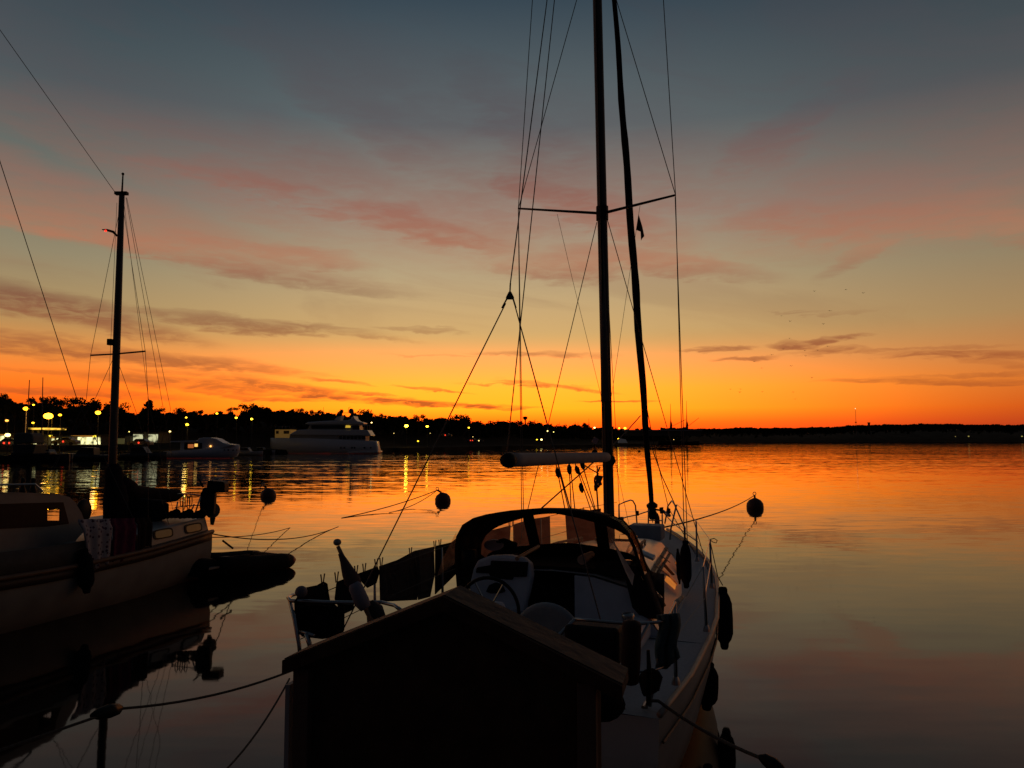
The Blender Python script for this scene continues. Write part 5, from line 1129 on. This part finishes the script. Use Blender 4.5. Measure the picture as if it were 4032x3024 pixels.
for w in (wL + AX * .035, wR - AX * .035):
    q = w + DP * .04; MB().box((q.x, q.y, (zroof(w) + .9) / 2 - .01), (.07, .05, zroof(w) - .92), rz=math.atan2(AX.y, AX.x)).build('post', M('brown_post', (.09, .05, .035), .8, bump=.3), t, bevel=.004)
MB().box((w0.x - AX.x * .035, w0.y - AX.y * .035 + .05, 1.45), (.02, .08, 1.1), rz=math.atan2(AX.y, AX.x)).build('edge_strip', M('pale_strip', (.30, .30, .30), .7), t)
# quay
def Q(u, v, z): return Vector((0, 3.72, 0)) + SD * u + HD * v + Vector((0, 0, z))
MB().add([Q(-30, 0, .88), Q(30, 0, .88), Q(30, -20, .88), Q(-30, -20, .88), Q(-30, 0, -1), Q(30, 0, -1), Q(30, -20, -1), Q(-30, -20, -1)], [(0, 3, 2, 1), (0, 1, 5, 4), (1, 2, 6, 5), (2, 3, 7, 6), (3, 0, 4, 7)]).build('quay', quaym)
tag(bpy.data.objects['quay'], kind='structure')

# ------------------------------------------------------------------ mooring lines
def rope(pts, r, lb, nm='mooring_rope', mt=ropem, grp='mooring lines'):
    return tag(MB().tube(pts, r, 7).build(nm, mt, smooth=True), lb, 'rope', grp)
a = B(.05, -1.40, 1.06); b = U(475, 2790, 5.2); c = U(-90, 2985, 4.3)
r1 = rope(sag(a, U(1150, 2640, 6.3), .0, 2) + sag(U(1150, 2640, 6.3), b, .05, 10)[1:] + [c], .009, 'thick mooring line running from the stern to the lower left corner')
tag(MB().tube([U(482, 2787, 5.2), U(465, 2792, 5.2), U(430, 2800, 5.1), U(385, 2812, 5.05), U(360, 2818, 5.0)], [.014, .035, .045, .035, .014], 10).build('mooring_snubber', black, smooth=True), 'black rubber snubber on the left mooring line', 'snubber', 'rubber snubbers')
rope(sag(U(1140, 2672, 5.0), U(860, 3060, 4.2), .05, 10), .006, 'thin slack line dropping from the board to the bottom edge')
rope([B(.12, 1.38, 1.08)] + sag(U(2592, 2760, 5.9), U(2995, 2985, 5.0), .03, 8) + [U(3120, 3070, 4.8)], .012, 'mooring line from the right quarter to the lower right')
tag(MB().tube([U(2988, 2980, 5.0), U(3010, 2988, 5.0), U(3045, 3012, 4.95), U(3075, 3035, 4.9), U(3095, 3052, 4.9)], [.014, .035, .045, .035, .014], 10).build('mooring_snubber', black, smooth=True), 'black rubber snubber on the right mooring line', 'snubber', 'rubber snubbers')

# buoys
def buoy(cx, cy, Y, r, lb, lean, top):
    c = U(cx, cy, Y); t = empty('mooring_buoy', (c.x, c.y, 0), lb, 'buoy', 'round mooring buoys')
    MB().lathe((c.x, c.y, c.z - .02), [(.02, -r * 1.0), (r * .62, -r * .85), (r * .93, -r * .45), (r * 1.0, 0), (r * .95, r * .42), (r * .68, r * .80), (r * .25, r * 1.02), (r * .15, r * 1.06)], 20, (lean, 0, 1)).build('float', buoym, t, True)
    tp = U(top[0], top[1], Y); ax = Vector((lean, 0, 1)).normalized(); s = c + ax * r
    MB().tube([s, tp], .045, 8).build('stem', black, t, True)
    q = [tp + Vector((.07 * math.cos(a), 0, .07 + .07 * math.sin(a))) for a in [2 * math.pi * i / 10 for i in range(11)]]
    MB().tube(q, .018, 5).build('ring', steel, t); return tp
T1 = buoy(1057, 1952, 42.0, .41, 'left mooring buoy, furthest left on the water, leaning left', -.25, (1036, 1912))
T2 = buoy(1744, 1970, 38.6, .39, 'middle mooring buoy left of the boom end', -.2, (1722, 1930))
T3 = buoy(2973, 1994, 35.0, .375, 'right mooring buoy tied to the bow of the sailing yacht', 0.0, (2971, 1950))
rope(sag(T3, B(9.05, .1, 1.38), .14, 16), .016, 'line from the right buoy to the yacht bow')
rope(sag(T2, G(1345, 2040, 0.0), .10, 10), .020, 'upper line from the middle buoy slanting into the water')
rope(sag(T2, G(1532, 2019, 0.0), .16, 10), .016, 'lower line from the middle buoy slanting into the water')

# ================================================================== KETCH ON THE LEFT
SO = Vector((-7.8, 17.4, 0)); KA = math.atan2(.30, .954); KD = Vector((math.sin(KA), math.cos(KA), 0)); KS = Vector((math.cos(KA), -math.sin(KA), 0)); KR = Matrix.Rotation(-KA, 3, 'Z')
def K_(k, t_, z): return SO - KD * k + KS * t_ + Vector((0, 0, z))      # k metres from stern towards the bow (towards us)
ketch = empty('ketch', SO, 'cream motor-sailer ketch with brown strake and black mizzen cover at the left', 'sailboat', rz=-KA)
KB = [(0, 1.36), (1, 1.50), (2.5, 1.66), (4.5, 1.75), (6.5, 1.66), (8.5, 1.2), (10.2, .5), (11, .05)]
KSH = [(0, 1.06), (2, .96), (4, .92), (6, .95), (8, 1.1), (11, 1.5)]
rings = []
for i in range(24):
    k = i * 11 / 23; b = interp(KB, k); z = interp(KSH, k); ko = k + (-.10 if k < .1 else 0); wl_ = .80 if k > 2 else .66 + .07 * k
    rings.append([K_(k, b, z), K_(k + (ko - k) * .4, b * .98, z * .62), K_(ko, b * .90, z * .25), K_(ko - (.06 if k < .1 else 0), b * wl_, 0), K_(ko, b * .4, -.5),
                  K_(ko, -b * .4, -.5), K_(ko - (.06 if k < .1 else 0), -b * wl_, 0), K_(ko, -b * .90, z * .25), K_(k + (ko - k) * .4, -b * .98, z * .62), K_(k, -b, z)])
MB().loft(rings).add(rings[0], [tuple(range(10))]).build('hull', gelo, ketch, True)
ks_ = [i * .5 for i in range(22)]
for sgn in (1, -1):
    MB().tube([K_(k, sgn * (interp(KB, k) + .015), interp(KSH, k) - .02) for k in ks_], .045, 6).build('rubbing_strake', brown, ketch, True)
    bs_ = MB(); bs_.loft([[K_(k, sgn * (interp(KB, k) + .012), interp(KSH, k) - .05), K_(k, sgn * (interp(KB, k) + .010), interp(KSH, k) - .20)] for k in [.02] + ks_[1:]]); bs_.build('brown_stripe', M('dark_brown_stripe', (.04, .022, .015), .6), ketch, True, solid=.008)
# raised quarter with ports
rq = MB(); rr = []
for i in range(8):
    k = .05 + i * .5; b = interp(KB, k) - .05; z = interp(KSH, k)
    rr.append([K_(k, b, z), K_(k + .05, b - .06, z + .30), K_(k + .05, -b + .06, z + .30), K_(k, -b, z)])
rq.loft(rr, True, True).build('aft_cabin', gelo, ketch, bevel=.03)
def kport(k0, k1, z0, z1, t_, nm, mt, out=0.0, par=None):
    n = 16; pts = []
    for i in range(n):
        a = 2 * math.pi * i / n; c = math.copysign(abs(math.cos(a)) ** .45, math.cos(a)); d = math.copysign(abs(math.sin(a)) ** .45, math.sin(a)); k = (k0 + k1) / 2 + c * (k1 - k0) / 2; z = (z0 + z1) / 2 + d * (z1 - z0) / 2
        tt = t_ if t_ is not None else interp(KB, k) - .05 - .06 * (z - interp(KSH, k)) / .3
        pts.append(K_(k, tt + out, z))
    return MB().prism(pts, -KS * .015).build(nm, mt, ketch)
for (k0, k1) in ((.30, .92), (1.30, 1.90)):
    kport(k0, k1, 1.08, 1.27, None, 'port_frame', black, .012); kport(k0 + .05, k1 - .05, 1.105, 1.245, None, 'port_window', M('dull_pane', (.22, .18, .10), .15), .018)
bwk = MB(); rr = []
for i in range(16):
    k = 3.5 + i * .5; b = interp(KB, k) - .03; z = interp(KSH, k); rr.append([K_(k, b, z - .02), K_(k, b - .05, z + .36), K_(k, b - .09, z + .36), K_(k, b - .06, z - .02)])
bwk.loft(rr, True, True).build('bulwark', M('grey_weather_cloth', (.08, .075, .07), .9, bump=.3), ketch, True)
# deck, wheelhouse
dkk = MB(); 
for a, b in zip(ks_[7:], ks_[8:]): dkk.add([K_(a, interp(KB, a), interp(KSH, a)), K_(a, -interp(KB, a), interp(KSH, a)), K_(b, -interp(KB, b), interp(KSH, b)), K_(b, interp(KB, b), interp(KSH, b))], [(0, 1, 2, 3)])
dkk.build('deck', M('dark_teak_deck', (.05, .04, .032), .8), ketch)
wh = MB(); tw = 1.12
WA, WB = K_(9, tw, 0), K_(2, tw, 0)
whp = [RP(x, y, WA, WB) for x, y in ((342, 2080), (322, 2020), (300, 1985), (272, 1960), (225, 1948), (120, 1944), (0, 1941))] + [K_(8.6, tw, 2.16), K_(9.4, tw, 1.0)]
OUTK = [((SO - p).dot(KD), p.z) for p in whp]            # outline as (distance from stern, height)
def ktop(k): return interp([q for q in OUTK if q[1] > 1.5], k)
HOLE = ((187, 2004), (239, 2006), (237, 2050), (195, 2048))
def kwall(t_, grow, sgn):
    a_, b_ = K_(9, t_, 0), K_(2, t_, 0); hp = [RP(x, y, a_, b_) for x, y in HOLE]; kk_ = [(SO - p).dot(KD) for p in hp]; zz = [p.z for p in hp]
    k0_, k1_, z0_, z1_ = min(kk_) - grow, max(kk_) + grow, min(zz) - grow, max(zz) + grow; z1_ = min(z1_, ktop(k0_) - .05, ktop(k1_) - .05)
    lo = [q for q in OUTK[:-2] if q[0] < k0_]; hi = [q for q in OUTK if q[0] > k1_]
    polys = [lo + [(k0_, ktop(k0_)), (k0_, .95)], [(k1_, .95), (k1_, ktop(k1_))] + hi, [(k0_, z1_), (k0_, ktop(k0_)), (k1_, ktop(k1_)), (k1_, z1_)], [(k0_, .95), (k0_, z0_), (k1_, z0_), (k1_, .95)]]
    m = MB()
    for P in polys: m.prism([K_(k, t_, z) for k, z in P], -KS * sgn * .03)
    m.build('wheelhouse_side', gelo, ketch); return k0_, k1_, z0_, z1_
hk = kwall(tw, 0, 1); kwall(-tw, .12, -1)
sh_ = MB(); sh_.loft([[p for p in whp[2:]], [p - KS * 2 * tw for p in whp[2:]]]); sh_.build('wheelhouse_roof', gelo, ketch, solid=.03)
GA, GB = K_(9, tw + .012, 0), K_(2, tw + .012, 0); dv = M('dark_varnished_side', (.03, .012, .01), .5, spec=.2)
gz = MB()
for P in (((-60, 1986), (187, 1979), (187, 2073), (-60, 2086)), ((239, 1978), (250, 1978), (272, 2062), (239, 2066)), ((187, 1979), (239, 1978), (239, 2006), (187, 2004)), ((187, 2049), (239, 2050), (239, 2066), (187, 2073))):
    gz.prism([RP(x, y, GA, GB) for x, y in P], -KS * .008)
gz.build('wheelhouse_glazing', dv, ketch)
for k in (5.3, 6.8): MB().box(K_(k, tw + .02, 1.66), (.03, .05, .62), rot=KR).build('window_post', gelo, ketch)
m = MB(); m.tube([K_(4.0, tw - .05, 2.14), K_(4.15, tw - .05, 2.27), K_(5.0, tw - .05, 2.30), K_(6.5, tw - .05, 2.30), K_(6.6, tw - .05, 2.18)], .018, 6); m.build('roof_rail', steel, ketch)
tag(MB().tube([K_(4.6, .3, 2.28), K_(5.2, .3, 2.34), K_(6.8, .3, 2.34), K_(7.6, .3, 2.28)], [.06, .20, .22, .10], 10, flat=.5).build('roof_bundle', M('pale_bundle', (.42, .38, .36), .7), smooth=True), 'pale bundle lying on the ketch wheelhouse roof', 'bundle')
for (x, y, lb) in ((88, 1935, 'left dark lamp-like vent on the ketch wheelhouse roof'), (130, 1935, 'right dark lamp-like vent on the ketch wheelhouse roof')):
    tag(MB().lathe(U(x, y, 13.6), [(.07, -.12), (.06, 0), (.03, .10), (.045, .2), (.02, .24)], 10).build('roof_vent', black, smooth=True), lb, 'vent')
tag(MB().lathe(U(328, 2012, 14.9), [(.03, -.06), (.20, -.05), (.23, 0), (.20, .05), (.03, .06)], 24, KS + KD * .3).build('life_ring_cover', black, smooth=True), 'round dark cover behind the ketch wheelhouse', 'cover')
# mizzen mast
k0 = 1.48; mb_ = K_(k0, 0, 1.2); mt0 = U(443, 1820, 16.0); mt1 = U(480, 765, 16.0); dmm = (mt1 - mt0)
def kz(z): return mt0 + dmm * ((z - mt0.z) / dmm.z)
mz = MB(); mz.tube([kz(1.1), kz(3), kz(6), mt1], [.085, .08, .07, .055], 12); kmast = mz.build('mizzen_mast', alu, ketch, True)
MB().box(mt1 + Vector((-.01, 0, .02)), (.26, .10, .06)).build('masthead_fitting', black, kmast); MB().tube([mt1, U(484, 690, 16)], [.02, .014], 6).ball(U(484, 685, 16), .03, 8).build('masthead_antenna', black, kmast)
MB().tube([U(403, 904, 15.9), U(422, 906, 15.9), U(446, 913, 15.95), U(462, 930, 16)], [.02, .05, .055, .04], 8, flat=.5).build('radar_bracket', black, kmast, True)
MB().ball(U(416, 909, 15.82), .022, 8).build('red_light', emis('red_led', (1, .02, .01), 3.0), kmast)
MB().box(U(434, 1347, 15.9), (.10, .10, .13)).build('junction_box', black, kmast, bevel=.01)
sp0 = U(452, 1394, 16); kl = U(357, 1399, 16.2); kr = U(572, 1383, 15.9)
MB().tube([sp0, kl], .018, 6).build('spreader', alu, kmast); MB().tube([sp0, kr], .018, 6).build('spreader', alu, kmast)
kw = lambda pts, nm='shroud', r=.005: MB().tube(pts, r, 5).build(nm, wire, ketch)
kw([kz(mt1.z - .1), kl, U(340, 1570, 16.2), K_(2.2, -1.45, 1.0)]); kw([kz(mt1.z - .1), kr, U(583, 1560, 15.9), K_(1.9, 1.4, 1.0)])
kw([U(450, 1402, 16), U(375, 1570, 16.2), K_(2.6, -1.4, 1.0)]); kw([U(456, 1402, 16), U(535, 1620, 16.0), K_(1.2, 1.3, 1.2)])
kw([U(496, 778, 16), U(645, 1620, 17.3), U(704, 1950, 17.7)], 'topping_lift'); kw([U(499, 778, 16), U(672, 1612, 17.6), K_(-.0, -.6, 1.2)], 'backstay', .005)
kw([U(487, 790, 16), U(588, 1600, 16.5), K_(.6, .9, 1.3)], 'backstay', .004)
kw([U(462, 770, 16), U(0, 118, 12.5), U(-300, -290, 10.5)], 'triatic_stay', .006); kw([U(-250, -160, 10.5), U(0, 636, 12.4), U(306, 1580, 15.2), K_(1.7, 1.0, 1.2)], 'main_backstay', .007)
kw([kz(4.2) + Vector((-.13, 0, 0)), kz(8) + Vector((-.10, 0, 0))], 'halyard', .004)
# boom with cover
kb = MB(); cpts = [U(455, 1845, 16), U(450, 1900, 16), U(455, 1960, 16), U(455, 2040, 16)]
kb.tube([U(447, 1826, 16), U(447, 1850, 16), U(452, 1905, 16), U(456, 1960, 16), U(456, 2045, 16)], [.10, .17, .19, .24, .24], 14)
kb.tube([U(455, 1890, 16), U(490, 1930, 16.3), U(530, 1947, 16.6), U(620, 1953, 17.1), U(690, 1950, 17.6), U(712, 1944, 17.7)], [.16, .26, .20, .17, .14, .08], 14)
kb.build('mizzen_sail_cover', sailc, ketch, True)
dk2 = MB(); dk2.prism([U(x, y, 16.3) for x, y in ((415, 1960), (500, 1960), (636, 1972), (642, 2045), (600, 2058), (412, 2055))], (0, .25, 0)); dk2.build('cockpit_canvas', sailc, ketch, bevel=.04)
# pushpit on the ketch with lines
m = MB()
for (x0, y0, x1, y1) in ((690, 2030, 700, 1975), (745, 2030, 765, 1985), (765, 2030, 790, 1955)): m.tube([U(x0, y0, 16.6), U(x1, y1, 16.6)], .016, 6)
m.tube([U(700, 1945, 17.2), U(740, 1945, 17), U(790, 1950, 16.8)], .016, 6); m.tube([U(690, 1998, 17.2), U(745, 1990, 17), U(790, 1990, 16.8)], .012, 6); m.tube([U(720, 2030, 17.2), U(722, 1945, 17.2)], .014, 6); m.build('pushpit', steel, ketch, True)
m = MB()
for i in range(5):
    c = U(715 + i * 9, 1972 + (i % 2) * 10, 16.6); m.tube([c + Vector((.03 * math.cos(q * .7), 0, .13 * math.sin(q * .7))) for q in range(10)], .010, 5)
tag(m.build('rope_coil', ropem), 'dangling rope coils on the ketch stern rail beside the mizzen boom end', 'rope')
tag(MB().tube([U(655, 2035, 16.4), U(655, 1985, 16.4), U(656, 1980, 16.4)], [.05, .05, .02], 10).build('stern_lamp', black, smooth=True), 'short dark lamp standing on the ketch quarter under the boom', 'lamp')
m = MB()
for i in range(9): m.ball(U(660 + i * 17, 2030 - (i % 3) * 4, 16.4), .07 + .015 * (i % 3), 8)
tag(m.build('crumpled_cover', blackf, smooth=True), 'crumpled dark cloth lying along the ketch quarter', 'cloth')
# outboard motor on the rail
t = empty('outboard_motor', U(800, 2030, 16.9), 'black outboard motor clamped upright to the ketch stern rail', 'outboard motor')
MB().prism([U(x, y, 16.8) for x, y in ((816, 1896), (820, 1892), (878, 1897), (884, 1905), (883, 1935), (878, 1941), (842, 1940), (812, 1925))], (0, .28, 0)).build('cowling', black, t, bevel=.03)
MB().prism([U(x, y, 16.85) for x, y in ((800, 1918), (832, 1930), (845, 1945), (842, 1990), (838, 2030), (790, 2032), (783, 1990), (787, 1945))], (0, .16, 0)).build('leg', black, t, bevel=.03)
MB().tube([U(783, 1887, 16.9), U(800, 1918, 16.9)], [.02, .025], 8).build('tiller', black, t, True)
MB().lathe(U(836, 2010, 17.1), [(.02, -.03), (.16, -.02), (.17, .02), (.02, .04)], 14, (1, -1, 0)).build('propeller_guard', M('grey_prop', (.1, .09, .09), .6), t)
tag(MB().prism([U(x, y, 17) for x, y in ((826, 2040), (845, 2040), (838, 2068), (828, 2066))], (0, .06, 0)).build('stern_bracket', black), 'small dark hook-like bracket on the ketch transom corner', 'bracket')
# towels and fender
def towel(pts, nm, mt, lb):
    g0 = []; nn = 14; a_, b_ = K_(5.0, 1.83, 0), K_(1.0, 1.53, 0)
    for i in range(nn + 1):
        u = i / nn; row = []
        for j in range(11):
            v = j / 10; x = (pts[0][0] * (1 - u) + pts[1][0] * u) * (1 - v) + (pts[3][0] * (1 - u) + pts[2][0] * u) * v; y = (pts[0][1] * (1 - u) + pts[1][1] * u) * (1 - v) + (pts[3][1] * (1 - u) + pts[2][1] * u) * v
            row.append(RP(x, y + 6 * math.sin(u * 8) * v, a_, b_) + KS * (.025 * math.sin(u * 15 + v * 2) - .06 * (1 - v) * (j < 2)))
        g0.append(row)
    tag(MB().loft(g0).build(nm, mt, smooth=True, solid=.015), lb, 'towel', 'towels on the ketch rail')
towel([(318, 2046), (442, 2042), (434, 2216), (352, 2246)], 'towel', pat, 'white flowered towel hanging over the ketch side')
towel([(444, 2042), (536, 2040), (532, 2208), (440, 2212)], 'towel', mag, 'plain dark magenta towel right of the flowered one')
towel([(540, 2040), (598, 2038), (600, 2150), (540, 2160)], 'towel', M('dark_brown_towel', (.03, .02, .02), .95, spec=.05), 'narrow dark towel at the right end of the ketch rail')
fender(330, 2160, 342, 2336, 13.3, .13, 'large black fender on the side of the ketch beside the flowered towel', line=[K_(4.1, 1.74, 1.1)])
# ketch stern lines
rope(sag(K_(.1, 1.25, 1.02), G(1332, 2074, 0), .28, 14), .014, 'long line from the ketch stern dipping to the water at the right')
rope(sag(K_(.1, 1.2, .92), G(1142, 2078, 0), .10, 12), .012, 'shorter line from the ketch stern meeting the water behind the dinghy')
rope(sag(U(842, 1958, 16.9), T1, .12, 12), .012, 'line from the outboard motor rail up to the left buoy')

# ------------------------------------------------------------------ inflatable dinghy behind the ketch
t = empty('inflatable_dinghy', G(1000, 2245, 0), 'dark inflatable dinghy floating behind the ketch stern', 'dinghy')
p0 = G(842, 2290, 0); p1 = G(1148, 2232, 0)
D = (p1 - p0).normalized(); Nn = Vector((-D.y, D.x, 0)); L = (p1 - p0).length
for sgn, off in ((-1, 0.0), (1, 1.05)):
    base = p0 + Nn * off
    MB().tube([base + D * (L * q) + Vector((0, 0, .16 + .16 * (1 - q) ** 2)) for q in (0, .15, .5, .85, .95)], [.19, .21, .21, .20, .17], 14).build('side_tube', rubber, t, True)
    MB().tube([base + D * (L * q) + Vector((0, 0, .16)) for q in (.95, 1.0, 1.05)], [.17, .12, .03], 14).build('tube_end_cone', M('pale_orange_cone', (.5, .17, .10), .6), t, True)
MB().tube([p0 + D * .1 + Vector((0, 0, .28)), p0 - D * .35 + Nn * .25 + Vector((0, 0, .33)), p0 - D * .35 + Nn * .8 + Vector((0, 0, .33)), p0 + D * .1 + Nn * 1.05 + Vector((0, 0, .28))], .19, 14).build('bow_tube', rubber, t, True)
MB().add([p0 + Vector((0, 0, .12)), p0 + D * L + Vector((0, 0, .12)), p0 + D * L + Nn * 1.05 + Vector((0, 0, .12)), p0 + Nn * 1.05 + Vector((0, 0, .12))], [(0, 1, 2, 3)]).build('floor', rubber, t, solid=.04)
MB().box(p0 + D * L * .84 + Nn * .52 + Vector((0, 0, .24)), (.05, .8, .22), rz=math.atan2(D.y, D.x)).build('transom_board', teak, t)
MB().box(p0 + D * L * .42 + Nn * .52 + Vector((0, 0, .33)), (.22, .9, .03), rz=math.atan2(D.y, D.x)).build('bench_seat', teak, t)
MB().tube([p0 + D * L * .45 + Vector((0, -.05, .45)), p0 + D * L * .1 + Vector((0, 0, .47))], .018, 6).tube([U(876, 2128, 17.1), U(918, 2160, 17.1)], .022, 6).build('oar', black, t)
m = MB(); m.tube(sag(p0 + D * L * .1 + Vector((0, -.2, .30)), p0 + D * L * .5 + Vector((0, -.22, .32)), .05, 6) + sag(p0 + D * L * .5 + Vector((0, -.22, .32)), p0 + D * L * .9 + Vector((0, -.2, .3)), .05, 6)[1:], .008, 5); m.build('grab_line', ropem, t)
# boarding platform just aft of ketch
tag(MB().prism([G(x, y, .30) for x, y in ((822, 2245), (886, 2232), (890, 2222), (838, 2226))], (0, 0, .04)).build('boarding_platform', M('dull_platform', (.20, .19, .18), .6)), 'small pale platform edge at the ketch waterline under the transom', 'platform')
